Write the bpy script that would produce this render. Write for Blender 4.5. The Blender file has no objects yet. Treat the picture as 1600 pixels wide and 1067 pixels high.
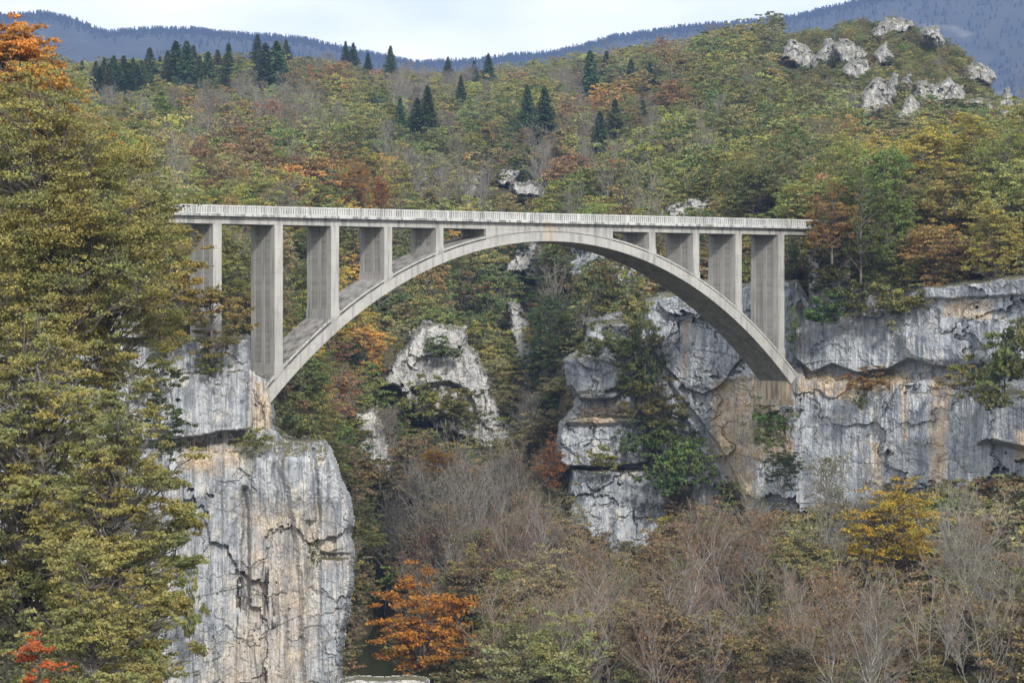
import bpy, math, random
import numpy as np
from mathutils import Vector

# ------------------------------------------------------------------ camera, world, sun, exposure
FPX, HOR = 3748.0, 464.0            # focal length and horizon row of a 1600 px wide picture
sc = bpy.context.scene
cd = bpy.data.cameras.new("camera"); cam = bpy.data.objects.new("camera", cd)
sc.collection.objects.link(cam); sc.camera = cam
cd.sensor_width = 36.0; cd.lens = 36.0 * FPX / 1600.0
cd.shift_y = -(533.5 - HOR) / 1600.0
cd.clip_start = 0.5; cd.clip_end = 30000
cam.location = (0, 0, 0); cam.rotation_euler = (math.radians(90), 0, 0)

SUN_EL, SUN_AZ = 30.0, 166.0        # azimuth measured from +Y (view direction), clockwise: behind the camera
SKY_K, CLOUD_K = 0.08, 1.0
w = bpy.data.worlds.new("World"); sc.world = w; w.use_nodes = True
nt = w.node_tree; nt.nodes.clear()
out = nt.nodes.new('ShaderNodeOutputWorld'); bg = nt.nodes.new('ShaderNodeBackground')
sky = nt.nodes.new('ShaderNodeTexSky'); sky.sky_type = 'NISHITA'; sky.sun_disc = False
sky.sun_elevation = math.radians(SUN_EL); sky.sun_rotation = math.radians(SUN_AZ)
tc = nt.nodes.new('ShaderNodeTexCoord'); mp = nt.nodes.new('ShaderNodeMapping')
mp.inputs['Scale'].default_value = (1.0, 1.0, 2.6); mp.inputs['Location'].default_value = (0.37, 0.2, 0.1)
nz = nt.nodes.new('ShaderNodeTexNoise'); nz.inputs['Scale'].default_value = 7.0; nz.inputs['Detail'].default_value = 6; nz.inputs['Roughness'].default_value = .5
cr = nt.nodes.new('ShaderNodeValToRGB'); e = cr.color_ramp.elements
e[0].position = .36; e[0].color = (.76, .82, .90, 1); e[1].position = .60; e[1].color = (1.12, 1.10, 1.06, 1)
sk = nt.nodes.new('ShaderNodeVectorMath'); sk.operation = 'SCALE'; sk.inputs['Scale'].default_value = SKY_K
ck = nt.nodes.new('ShaderNodeVectorMath'); ck.operation = 'SCALE'; ck.inputs['Scale'].default_value = CLOUD_K
mx = nt.nodes.new('ShaderNodeMix'); mx.data_type = 'RGBA'; mx.inputs[0].default_value = .93
L = nt.links.new
L(tc.outputs['Generated'], mp.inputs[0]); L(mp.outputs[0], nz.inputs['Vector']); L(nz.outputs[0], cr.inputs[0])
L(sky.outputs[0], sk.inputs[0]); L(cr.outputs[0], ck.inputs[0])
L(sk.outputs[0], mx.inputs[6]); L(ck.outputs[0], mx.inputs[7]); L(mx.outputs[2], bg.inputs[0]); L(bg.outputs[0], out.inputs[0])
bg.inputs[1].default_value = 1.0

sd = bpy.data.lights.new("sun", 'SUN'); sun = bpy.data.objects.new("sun", sd); sc.collection.objects.link(sun)
sd.energy = 2.3; sd.angle = math.radians(6); sd.color = (1.0, .955, .89)
_a, _e = math.radians(SUN_AZ), math.radians(SUN_EL)
sdir = Vector((math.sin(_a) * math.cos(_e), math.cos(_a) * math.cos(_e), math.sin(_e)))
sun.rotation_euler = sdir.to_track_quat('Z', 'Y').to_euler()
sc.view_settings.view_transform = 'Standard'; sc.view_settings.look = 'None'
sc.view_settings.gamma = 1.0; sc.view_settings.exposure = 0.66
sc.cycles.max_bounces = 5; sc.cycles.diffuse_bounces = 3; sc.cycles.volume_bounces = 1

# ------------------------------------------------------------------ helpers
def Wp(px, py, Y): return ((px - 800.) * Y / FPX, Y, (HOR - py) * Y / FPX)
def zf(py, Y): return (HOR - py) * Y / FPX
COL = sc.collection

def _hash(ix, iy, iz, seed):
    h = (ix.astype(np.int64) * 374761393 + iy.astype(np.int64) * 668265263 + iz.astype(np.int64) * 2147483647 + seed * 1274126177) & 0xFFFFFFFF
    h = ((h ^ (h >> 13)) * 1274126177) & 0xFFFFFFFF
    h = ((h ^ (h >> 16)) * 2246822519) & 0xFFFFFFFF
    h = h ^ (h >> 15)
    return (h & 0xFFFFFF) / float(0xFFFFFF)
def vnoise(x, y, z, seed=0):
    x, y, z = np.broadcast_arrays(np.asarray(x, float), np.asarray(y, float), np.asarray(z, float))
    ix, iy, iz = np.floor(x), np.floor(y), np.floor(z)
    fx, fy, fz = x - ix, y - iy, z - iz
    ix, iy, iz = ix.astype(np.int64), iy.astype(np.int64), iz.astype(np.int64)
    u, v, t = [f * f * f * (f * (f * 6 - 15) + 10) for f in (fx, fy, fz)]
    r = 0
    for dx in (0, 1):
        for dy in (0, 1):
            for dz in (0, 1):
                r = r + _hash(ix + dx, iy + dy, iz + dz, seed) * (u if dx else 1 - u) * (v if dy else 1 - v) * (t if dz else 1 - t)
    return r * 2 - 1
def fbm(x, y, z, seed=0, oct=5, rough=.5):
    a, s, r, t = 1., 1., 0, 0.
    for i in range(oct):
        r = r + a * vnoise(x * s + 17.3 * i, y * s - 9.1 * i, z * s + 4.7 * i, seed + i); t += a; a *= rough; s *= 2.03
    return r / t
def cells(x, y, seed=0):
    """cellular noise: (random value of the nearest cell, distance to the cell border)"""
    ix, iy = np.floor(x).astype(np.int64), np.floor(y).astype(np.int64)
    d1 = np.full(x.shape, 9.); d2 = np.full(x.shape, 9.); val = np.zeros(x.shape)
    z0 = np.zeros_like(ix)
    for dx in (-1, 0, 1):
        for dy in (-1, 0, 1):
            cx, cy = ix + dx, iy + dy
            qx = cx + .12 + .76 * _hash(cx, cy, z0, seed); qy = cy + .12 + .76 * _hash(cx, cy, z0 + 1, seed)
            d = np.maximum(np.abs(qx - x), np.abs(qy - y)) * .7 + .3 * np.hypot(qx - x, qy - y)
            v = _hash(cx, cy, z0 + 2, seed)
            near = d < d1
            d2 = np.where(near, d1, np.minimum(d2, d)); val = np.where(near, v, val); d1 = np.where(near, d, d1)
    return val, d2 - d1
def facets(x, y, seed=0):
    """cells with a random offset and a random slope each: broken planar rock faces; returns (height, distance to border)"""
    ix, iy = np.floor(x).astype(np.int64), np.floor(y).astype(np.int64)
    d1 = np.full(x.shape, 9.); d2 = np.full(x.shape, 9.); val = np.zeros(x.shape); z0 = np.zeros_like(ix)
    for dx in (-1, 0, 1):
        for dy in (-1, 0, 1):
            cx, cy = ix + dx, iy + dy
            qx = cx + .05 + .9 * _hash(cx, cy, z0, seed); qy = cy + .05 + .9 * _hash(cx, cy, z0 + 1, seed)
            d = np.maximum(np.abs(qx - x), np.abs(qy - y)) * .6 + .4 * np.hypot(qx - x, qy - y)
            v = (_hash(cx, cy, z0 + 2, seed) - .5) + (_hash(cx, cy, z0 + 3, seed) - .5) * 1.5 * (x - qx) + (_hash(cx, cy, z0 + 4, seed) - .6) * 1.2 * (y - qy)
            near = d < d1; d2 = np.where(near, d1, np.minimum(d2, d)); val = np.where(near, v, val); d1 = np.where(near, d, d1)
    return val, d2 - d1
def sstep(a, b, x):
    t = np.clip((x - a) / (b - a), 0, 1); return t * t * (3 - 2 * t)
def sdf(poly, X, Y):
    """signed distance to a polygon, positive inside"""
    P = np.array(poly, float); n = len(P); d = np.full(X.shape, 1e9); ins = np.zeros(X.shape, bool)
    for i in range(n):
        a, b = P[i], P[(i + 1) % n]; e = b - a; L2 = (e ** 2).sum() + 1e-9
        t = np.clip(((X - a[0]) * e[0] + (Y - a[1]) * e[1]) / L2, 0, 1)
        d = np.minimum(d, np.hypot(X - a[0] - t * e[0], Y - a[1] - t * e[1]))
        c = ((a[1] > Y) != (b[1] > Y)); xx = (b[0] - a[0]) * (Y - a[1]) / (b[1] - a[1] + 1e-12) + a[0]
        ins ^= (c & (X < xx))
    return np.where(ins, d, -d)

def mk(name, V, quads=None, tris=None, mats=(), midx=None, attrs=None, smooth=False):
    """numpy arrays -> mesh datablock"""
    me = bpy.data.meshes.new(name); V = np.asarray(V, np.float32)
    q = np.zeros((0, 4), np.int32) if quads is None or not len(quads) else np.asarray(quads, np.int32)
    t = np.zeros((0, 3), np.int32) if tris is None or not len(tris) else np.asarray(tris, np.int32)
    me.vertices.add(len(V)); me.vertices.foreach_set('co', V.ravel())
    nl = q.size + t.size; me.loops.add(nl); me.loops.foreach_set('vertex_index', np.concatenate([q.ravel(), t.ravel()]))
    nf = len(q) + len(t); me.polygons.add(nf)
    st = np.concatenate([np.arange(len(q)) * 4, q.size + np.arange(len(t)) * 3]).astype(np.int32)
    me.polygons.foreach_set('loop_start', st)
    for m in mats: me.materials.append(m)
    if midx is not None: me.polygons.foreach_set('material_index', np.asarray(midx, np.int32))
    me.polygons.foreach_set('use_smooth', np.full(nf, smooth))
    for an, (dom, typ, arr) in (attrs or {}).items():
        a = me.attributes.new(an, typ, dom)
        a.data.foreach_set('color' if 'COLOR' in typ else 'value', np.asarray(arr, np.float32).ravel())
    me.update(calc_edges=True); me.validate()
    return me
def link(name, data, parent=None, label=None, cat=None, group=None, kind=None, loc=None):
    o = bpy.data.objects.new(name, data); COL.objects.link(o)
    if parent: o.parent = parent
    if loc is not None: o.location = loc
    if label: o['label'] = label
    if cat: o['category'] = cat
    if group: o['group'] = group
    if kind: o['kind'] = kind
    return o
class MB:
    """collects boxes and prisms into one mesh"""
    def __init__(s): s.v = []; s.q = []; s.t = []
    def add(s, V, Q=(), T=()):
        n = len(s.v); s.v += [tuple(p) for p in V]; s.q += [tuple(i + n for i in f) for f in Q]; s.t += [tuple(i + n for i in f) for f in T]
    def box(s, x0, x1, y0, y1, z0, z1, f=lambda a, b, c: (a, b, c)):
        V = [f(x, y, z) for z in (z0, z1) for y in (y0, y1) for x in (x0, x1)]
        s.add(V, [(0, 2, 3, 1), (4, 5, 7, 6), (0, 1, 5, 4), (2, 6, 7, 3), (0, 4, 6, 2), (1, 3, 7, 5)])
    def mesh(s, name, mat): return mk(name, s.v, s.q, s.t, [mat])

# bridge frame
TH = .6168; SC = 36.72; Y0 = 246.; X0 = -390. * Y0 / FPX
CT, ST = math.cos(TH), math.sin(TH)
def B(s, w, z): return (X0 + s * CT - w * ST, Y0 + s * ST + w * CT, z)   # s along the deck, w from the near face inwards
def BS(px, w=0.):
    k = (px - 800) / FPX; xb, yb = X0 - w * ST, Y0 + w * CT
    return (k * yb - xb) / (CT - k * ST)

# ------------------------------------------------------------------ materials
class NT:
    def __init__(s, name):
        s.m = bpy.data.materials.new(name); s.m.use_nodes = True; s.t = s.m.node_tree; s.t.nodes.clear()
        s.out = s.t.nodes.new('ShaderNodeOutputMaterial')
    def n(s, typ, ins=None, **kw):
        nd = s.t.nodes.new(typ)
        for k, v in kw.items(): setattr(nd, k, v)
        for k, v in (ins or {}).items():
            if isinstance(v, bpy.types.NodeSocket): s.t.links.new(v, nd.inputs[k])
            else: nd.inputs[k].default_value = v
        return nd
    def pos(s): return s.n('ShaderNodeNewGeometry').outputs['Position']
    def noise(s, vec, scale, detail=4, rough=.55, dist=0.):
        if not isinstance(scale, (int, float)):
            mp = s.n('ShaderNodeMapping', {'Vector': vec, 'Scale': scale}); vec = mp.outputs[0]; scale = 1.
        return s.n('ShaderNodeTexNoise', {'Vector': vec, 'Scale': scale, 'Detail': detail, 'Roughness': rough, 'Distortion': dist}).outputs[0]
    def ramp(s, f, a, b, ca=0., cb=1.):
        return s.n('ShaderNodeMapRange', {0: f, 1: a, 2: b, 3: ca, 4: cb}, clamp=True).outputs[0]
    def mix(s, f, a, b, mode='MIX'):
        nd = s.t.nodes.new('ShaderNodeMix'); nd.data_type = 'RGBA'; nd.blend_type = mode
        for i, v in ((0, f), (6, a), (7, b)):
            if isinstance(v, bpy.types.NodeSocket): s.t.links.new(v, nd.inputs[i])
            else: nd.inputs[i].default_value = v if i == 0 else (*v, 1)
        return nd.outputs[2]
    def math(s, op, a, b=0.): return s.n('ShaderNodeMath', {0: a, 1: b}, operation=op).outputs[0]
    def attr(s, name, typ='GEOMETRY'): return s.n('ShaderNodeAttribute', attribute_name=name, attribute_type=typ)
    def bsdf(s, col, rough=.9, spec=.2, bump=None, bs=.5, bd=.1):
        ins = {'Base Color': col if isinstance(col, bpy.types.NodeSocket) else (*col, 1), 'Roughness': rough, 'Specular IOR Level': spec}
        if bump is not None:
            ins['Normal'] = s.n('ShaderNodeBump', {'Height': bump, 'Strength': bs, 'Distance': bd}).outputs[0]
        p = s.n('ShaderNodeBsdfPrincipled', ins); s.t.links.new(p.outputs[0], s.out.inputs[0]); return p

def mat_rock(name, dark, light, cream, moss=(.075, .07, .035), creamt=.56, fine=1.):
    s = NT(name); P = s.pos()
    big = s.noise(P, .09, 3); streak = s.noise(P, (1.0, 1.0, .055), 4, .6, .3); fs = s.noise(P, (4.5, 4.5, .35), 3, .6)
    mid = s.noise(P, .55, 6, .62); spk = s.noise(P, 3.2 * fine, 5, .7)
    c = s.mix(s.ramp(streak, .38, .60), dark, light)
    c = s.mix(s.ramp(fs, .52, .66, 0, .4), c, (.62, .62, .60)); c = s.mix(s.ramp(s.noise(P, (3.0, 3.0, .16), 4, .65, .2), .50, .36, 0, .35), c, (.12, .125, .14))
    c = s.mix(s.ramp(mid, creamt, creamt + .14, 0, .8), c, cream)
    a = s.attr('stain'); sep = s.n('ShaderNodeSeparateColor', {0: a.outputs['Color']})
    oc = s.mix(s.ramp(s.noise(P, (.8, .8, .2), 5, .65), .35, .65), (.55, .40, .25), (.70, .60, .45))
    oc = s.mix(s.ramp(s.noise(P, (1.6, 1.6, .25), 4, .6), .58, .70, 0, .7), oc, (.45, .29, .14))
    f = s.math('MULTIPLY', sep.outputs[0], s.ramp(s.math('ADD', mid, s.math('MULTIPLY', streak, .6)), .6, .86, .25, 1.))
    c = s.mix(f, c, oc)
    dk = s.math('MULTIPLY', sep.outputs[1], s.ramp(s.noise(P, (2.2, 2.2, .10), 4, .6, .4), .50, .60))
    c = s.mix(dk, c, (.035, .032, .03))
    c = s.mix(s.ramp(spk, .34, .46, .6, 0.), c, (.12, .12, .12))
    c = s.mix(s.ramp(spk, .60, .72, 0, .45), c, (.68, .67, .63))
    # cracks
    v1 = s.n('ShaderNodeTexVoronoi', {'Vector': s.n('ShaderNodeMapping', {'Vector': s.n('ShaderNodeVectorMath', {0: P, 1: s.n('ShaderNodeTexNoise', {'Vector': P, 'Scale': .8, 'Detail': 4}).outputs[1]}, operation='ADD').outputs[0], 'Scale': (.30, .30, .42)}).outputs[0], 'Scale': 1.}, feature='DISTANCE_TO_EDGE')
    cn = s.math('ABSOLUTE', s.math('SUBTRACT', s.noise(P, (.35, .35, .22), 6, .6, .6), .5))
    ck = s.math('MULTIPLY', s.ramp(cn, .0, .006, 1., 0.), s.ramp(s.noise(P, .5, 3), .48, .58))
    ck = s.math('MAXIMUM', ck, s.math('MULTIPLY', s.ramp(v1.outputs[0], .0, .01, .6, 0.), s.ramp(big, .55, .7)))
    c = s.mix(s.math('MULTIPLY', ck, .35), c, (.06, .06, .06))
    nz_ = s.n('ShaderNodeSeparateXYZ', {0: s.n('ShaderNodeNewGeometry').outputs['Normal']}).outputs[2]
    gr = s.math('ADD', nz_, s.math('MULTIPLY', s.math('SUBTRACT', mid, .5), 1.4))
    mossc = s.mix(s.ramp(spk, .4, .6), moss, (moss[0] * 1.7, moss[1] * 1.6, moss[2] * 1.3))
    gf = s.math('MAXIMUM', s.ramp(gr, .72, .86), s.math('MULTIPLY', sep.outputs[2], s.ramp(s.noise(P, .7, 5, .65), .42, .52)))
    c = s.mix(s.math('MULTIPLY', gf, .92), c, mossc)
    h = s.math('ADD', s.math('MULTIPLY', spk, .5), s.math('ADD', mid, s.math('MULTIPLY', fs, .4)))
    s.bsdf(c, .92, .15, h, .7, .35)
    return s.m
ROCK_L = mat_rock('limestone', (.25, .27, .30), (.50, .515, .53), (.64, .60, .52), creamt=.52)
ROCK_R = mat_rock('limestone_blue', (.255, .285, .33), (.51, .535, .565), (.68, .64, .56), creamt=.55)
ROCK_B = mat_rock('limestone_pale', (.36, .36, .36), (.58, .57, .55), (.66, .63, .57), creamt=.5)

def mat_concrete(name, base=(.41, .40, .37), boards=True, dark=0.):
    s = NT(name); P = s.pos()
    big = s.noise(P, .35, 4, .6); st = s.noise(P, (2.4, 2.4, .16), 5, .65); fine = s.noise(P, 7., 5, .7)
    c = s.mix(s.ramp(big, .3, .7), tuple(b * .86 for b in base), tuple(b * 1.10 for b in base))
    c = s.mix(s.ramp(st, .52, .64, 0, .7), c, (.19, .19, .185))
    c = s.mix(s.ramp(st, .30, .42, .5, 0), c, (.58, .57, .52)); c = s.mix(s.ramp(s.noise(P, (.8, .8, .5), 5, .65), .55, .68, 0, .45), c, (.24, .235, .21))
    c = s.mix(s.ramp(fine, .55, .8, 0, .35), c, (.17, .165, .15))
    xyz = s.n('ShaderNodeSeparateXYZ', {0: P})
    top = s.math('MULTIPLY', s.ramp(xyz.outputs[2], 5.2, 8.0), s.ramp(xyz.outputs[2], 8.45, 8.4))
    drip = s.math('MULTIPLY', top, s.ramp(s.noise(P, (1.3, 1.3, .06), 4, .7), .50, .58))
    c = s.mix(s.math('MULTIPLY', drip, .75), c, (.10, .10, .10))
    xo = B(BS(857), 0, 0)[0]; cp = s.ramp(s.math('ABSOLUTE', s.math('SUBTRACT', xyz.outputs[0], xo)), .35, .75, 1., 0.)
    c = s.mix(s.math('MULTIPLY', s.math('MULTIPLY', cp, s.ramp(fine, .35, .6, .3, 1.)), s.math('MULTIPLY', s.ramp(xyz.outputs[2], 5., 5.3, 0, .6), s.ramp(xyz.outputs[2], 8.5, 8.4))), c, (.42, .30, .17))
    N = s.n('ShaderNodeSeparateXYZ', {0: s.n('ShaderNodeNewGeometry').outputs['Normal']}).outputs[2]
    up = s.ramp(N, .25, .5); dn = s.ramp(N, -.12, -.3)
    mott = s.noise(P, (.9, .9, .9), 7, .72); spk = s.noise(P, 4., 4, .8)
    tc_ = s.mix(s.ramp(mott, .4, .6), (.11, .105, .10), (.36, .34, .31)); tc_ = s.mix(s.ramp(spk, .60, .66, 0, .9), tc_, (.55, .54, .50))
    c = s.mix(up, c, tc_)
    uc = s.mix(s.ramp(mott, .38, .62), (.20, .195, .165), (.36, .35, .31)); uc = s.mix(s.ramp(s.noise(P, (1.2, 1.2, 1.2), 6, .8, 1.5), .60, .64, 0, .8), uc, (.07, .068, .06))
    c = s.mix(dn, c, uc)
    if dark: c = s.mix(s.ramp(s.noise(P, (1.6, 1.6, .2), 4, .6), .45, .6, 0, .8), c, (.12, .09, .06)); c = s.mix(s.ramp(big, .5, .62, 0, .7), c, (.13, .12, .06))
    h = fine
    if boards:
        z = s.n('ShaderNodeSeparateXYZ', {0: P}).outputs[2]
        fr = s.math('FRACT', s.math('MULTIPLY', z, 1 / 2.45)); ln = s.math('MULTIPLY', s.ramp(fr, 0, .03, 1, 0), s.math('SUBTRACT', 1., up))
        c = s.mix(s.math('MULTIPLY', ln, .5), c, (.16, .155, .14))
        lift = s.n('ShaderNodeTexWhiteNoise', {'W': s.math('FLOOR', s.math('MULTIPLY', z, 1 / 2.45))}, noise_dimensions='1D').outputs[0]
        c = s.mix(s.math('MULTIPLY', lift, .22), c, (.52, .51, .47))
    s.bsdf(c, .88, .2, h, .35, .03)
    return s.m
CONC = mat_concrete('concrete'); CONC_P = mat_concrete('concrete_parapet', (.52, .52, .50), False)
def _():
    s = NT('board_marked_concrete'); P = s.pos(); z = s.n('ShaderNodeSeparateXYZ', {0: P}).outputs[2]
    st = s.noise(P, (2.4, 2.4, .13), 5, .65); fr = s.math('FRACT', s.math('MULTIPLY', z, 3.2))
    wn = s.n('ShaderNodeTexWhiteNoise', {'W': s.math('FLOOR', s.math('MULTIPLY', z, 3.2))}, noise_dimensions='1D').outputs[0]
    c = s.mix(wn, (.34, .33, .30), (.43, .415, .375)); c = s.mix(s.math('MULTIPLY', s.ramp(fr, 0, .16, 1, 0), .5), c, (.15, .15, .14))
    c = s.mix(s.ramp(st, .50, .70, 0, .65), c, (.17, .17, .165))
    s.bsdf(c, .9, .15, fr, .6, .05); return s.m
BOARD = _()

def mat_leaf(name, warm=.15, sat=1.):
    s = NT(name)
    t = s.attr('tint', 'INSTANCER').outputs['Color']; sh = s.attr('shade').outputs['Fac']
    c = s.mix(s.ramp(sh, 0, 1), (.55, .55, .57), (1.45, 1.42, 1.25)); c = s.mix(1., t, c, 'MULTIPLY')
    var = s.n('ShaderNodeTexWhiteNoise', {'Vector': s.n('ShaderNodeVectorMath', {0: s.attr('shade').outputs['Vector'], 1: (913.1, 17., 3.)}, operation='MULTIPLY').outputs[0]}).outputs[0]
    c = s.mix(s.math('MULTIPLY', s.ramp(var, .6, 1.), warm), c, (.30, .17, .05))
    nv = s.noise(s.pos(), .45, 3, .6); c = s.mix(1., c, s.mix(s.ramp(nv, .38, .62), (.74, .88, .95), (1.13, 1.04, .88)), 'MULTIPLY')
    d = s.n('ShaderNodeBsdfDiffuse', {0: c}); tr = s.n('ShaderNodeBsdfTranslucent', {0: c})
    m = s.n('ShaderNodeMixShader', {0: .22, 1: d.outputs[0], 2: tr.outputs[0]}); s.t.links.new(m.outputs[0], s.out.inputs[0])
    return s.m
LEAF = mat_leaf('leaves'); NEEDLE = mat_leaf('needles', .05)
def mat_plain(name, a, b, scale=1., rough=.9, tint=False):
    s = NT(name); n = s.noise(s.pos(), scale, 5, .65)
    c = s.mix(s.ramp(n, .35, .65), a, b)
    if tint: c = s.mix(.45, c, s.attr('tint', 'INSTANCER').outputs['Color'])
    s.bsdf(c, rough, .1); return s.m
BARK = mat_plain('bark', (.075, .065, .055), (.20, .185, .165), 2.)
BARKL = mat_plain('pale_bark', (.16, .15, .135), (.36, .345, .31), 2.)
TWIG = mat_plain('twigs', (.14, .125, .11), (.25, .225, .195), .6, .9, True)
LITTER = mat_plain('leaf_litter', (.055, .05, .028), (.12, .10, .06), .35)
ROAD = mat_plain('asphalt', (.045, .045, .045), (.06, .06, .058), 2.)

# ------------------------------------------------------------------ terrain (one height field, polar about the viewpoint)
NEAR = [(0.5, -1.8), (8, -6), (60, -30)]
COLS = [
 (-1500, NEAR + [(120, -38), (200, -30), (232, -4), (260, 8), (330, 14), (480, 26), (700, 60), (900, 82), (1100, 60), (1500, -40), (2600, -80)]),
 (-300, NEAR + [(120, -40), (190, -38), (214, -36), (222, -6), (260, 8), (330, 14), (480, 26), (700, 60), (900, 84), (1100, 60), (1500, -40), (2600, -80)]),
 (100, NEAR + [(120, -41), (200, -41), (234, -40), (240, -8), (262, 8), (330, 14), (480, 26), (700, 58), (900, zf(148, 900)), (1100, 60), (1500, -40), (2600, -80)]),
 (250, NEAR + [(120, -42), (200, -42), (244, -42), (249, -4), (264, 5), (330, 10), (480, 25), (700, 56), (900, zf(140, 900)), (1100, 60), (1500, -40), (2600, -80)]),
 (385, NEAR + [(120, -42), (200, -43), (250, -43), (254, -10), (264, -6), (330, 3), (420, 12), (480, 23), (700, 56), (900, zf(130, 900)), (1100, 60), (1500, -40), (2600, -80)]),
 (450, NEAR + [(120, -42), (200, -44), (256, -44), (268, -30), (290, -16), (330, -7), (400, 6), (480, 20), (700, 56), (930, zf(126, 930)), (1100, 60), (1500, -40), (2600, -80)]),
 (545, NEAR + [(120, -43), (200, -45), (300, -44.5), (318, -36), (340, -24), (370, -12), (430, 3), (500, 18), (700, 54), (950, zf(143, 950)), (1150, 60), (1500, -40), (2600, -80)]),
 (590, NEAR + [(120, -43), (200, -46), (300, -46), (338, -45), (352, -36), (375, -22), (420, -6), (480, 10), (560, 27), (700, 52), (950, zf(148, 950)), (1150, 60), (1500, -40), (2600, -80)]),
 (640, NEAR + [(120, -43), (200, -45.5), (250, -44), (300, -42.3), (340, -33), (380, -22), (430, -8), (490, 8), (560, 25), (700, 52), (950, zf(156, 950)), (1150, 60), (1500, -40), (2600, -80)]),
 (720, NEAR + [(120, -43), (200, -43), (260, -41), (300, -36), (340, -30), (380, -24), (430, -12), (490, 6), (560, 23), (700, 50), (980, zf(158, 980)), (1150, 60), (1500, -40), (2600, -80)]),
 (820, NEAR + [(120, -43), (200, -41), (260, -39), (300, -36), (350, -31), (400, -26), (450, -17), (490, -2), (520, 12), (600, 28), (720, 50), (980, zf(138, 980)), (1150, 60), (1500, -40), (2600, -80)]),
 (890, NEAR + [(120, -42), (200, -40), (260, -37), (306, -34), (322, -26), (345, -14), (380, -2), (450, 10), (520, 20), (700, 52), (930, zf(123, 930)), (1150, 60), (1500, -40), (2600, -80)]),
 (1010, NEAR + [(120, -42), (200, -40), (240, -38), (280, -37), (318, -36), (326, -6), (350, 3), (400, 9), (480, 20), (700, 58), (880, zf(113, 880)), (1150, 60), (1500, -40), (2600, -80)]),
 (1130, NEAR + [(120, -42), (200, -40), (240, -36), (280, -34), (308, -33), (315, -2), (330, 5), (400, 13), (480, 25), (700, 66), (800, zf(93, 800)), (1150, 60), (1500, -40), (2600, -80)]),
 (1240, NEAR + [(120, -41), (200, -39), (230, -35), (280, -30), (298, -28), (303, 1), (320, 6), (400, 15), (480, 27), (620, 54), (720, zf(62, 720)), (800, 70), (1000, 60), (1500, -40), (2600, -80)]),
 (1400, NEAR + [(120, -40), (180, -37), (220, -31), (270, -25), (289, -25), (294, 1.5), (320, 10), (400, 20), (480, 33), (600, 60), (700, zf(36, 700)), (760, 80), (1000, 45), (1500, -40), (2600, -80)]),
 (1500, NEAR + [(120, -39), (180, -35), (220, -29), (262, -24), (282, -24), (287, 2), (320, 12), (400, 22), (480, 33), (560, 48), (660, zf(92, 660)), (720, 62), (900, 25), (1500, -40), (2600, -80)]),
 (1560, NEAR + [(120, -38), (180, -34), (220, -28), (255, -23), (275, -23), (281, 2), (315, 12), (400, 23), (480, 32), (560, 42), (650, zf(168, 650)), (720, 36), (900, 10), (1500, -40), (2600, -80)]),
 (1620, NEAR + [(120, -38), (180, -33), (220, -27), (250, -23), (268, -23), (274, 2), (305, 12), (400, 22), (480, 28), (560, 34), (640, 34), (720, 20), (900, 0), (1500, -40), (2600, -80)]),
 (2100, NEAR + [(120, -38), (180, -32), (215, -26), (228, -24), (236, 2), (265, 10), (400, 20), (480, 28), (640, 34), (720, 20), (900, 0), (1500, -40), (2600, -80)]),
]
_cp = np.array([c[0] for c in COLS], float)
_GY = np.unique(np.concatenate([np.geomspace(1, 60, 25), np.linspace(60, 600, 300), np.linspace(600, 1100, 100), np.geomspace(1100, 2600, 20)]))
_CZ = np.array([np.interp(_GY, [p[0] for p in c[1]], [p[1] for p in c[1]]) for c in COLS])
def ground(px, Y):
    """terrain height at picture column px, depth Y"""
    px = np.asarray(px, float); Y = np.asarray(Y, float)
    j = np.clip(np.searchsorted(_cp, px) - 1, 0, len(_cp) - 2); t = np.clip((px - _cp[j]) / (_cp[j + 1] - _cp[j]), 0, 1)
    jy = np.clip(np.searchsorted(_GY, Y) - 1, 0, len(_GY) - 2); u = np.clip((Y - _GY[jy]) / (_GY[jy + 1] - _GY[jy]), 0, 1)
    a = _CZ[j, jy] * (1 - u) + _CZ[j, jy + 1] * u; b = _CZ[j + 1, jy] * (1 - u) + _CZ[j + 1, jy + 1] * u
    X = (px - 800) * Y / FPX
    n = fbm(X * .012, Y * .012, 0 * Y, 5, 4) * 4 * sstep(400, 800, Y) + fbm(X * .06, Y * .06, 0 * Y, 8, 3) * 1.3 * sstep(60, 120, Y)
    return a * (1 - t) + b * t + n
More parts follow.
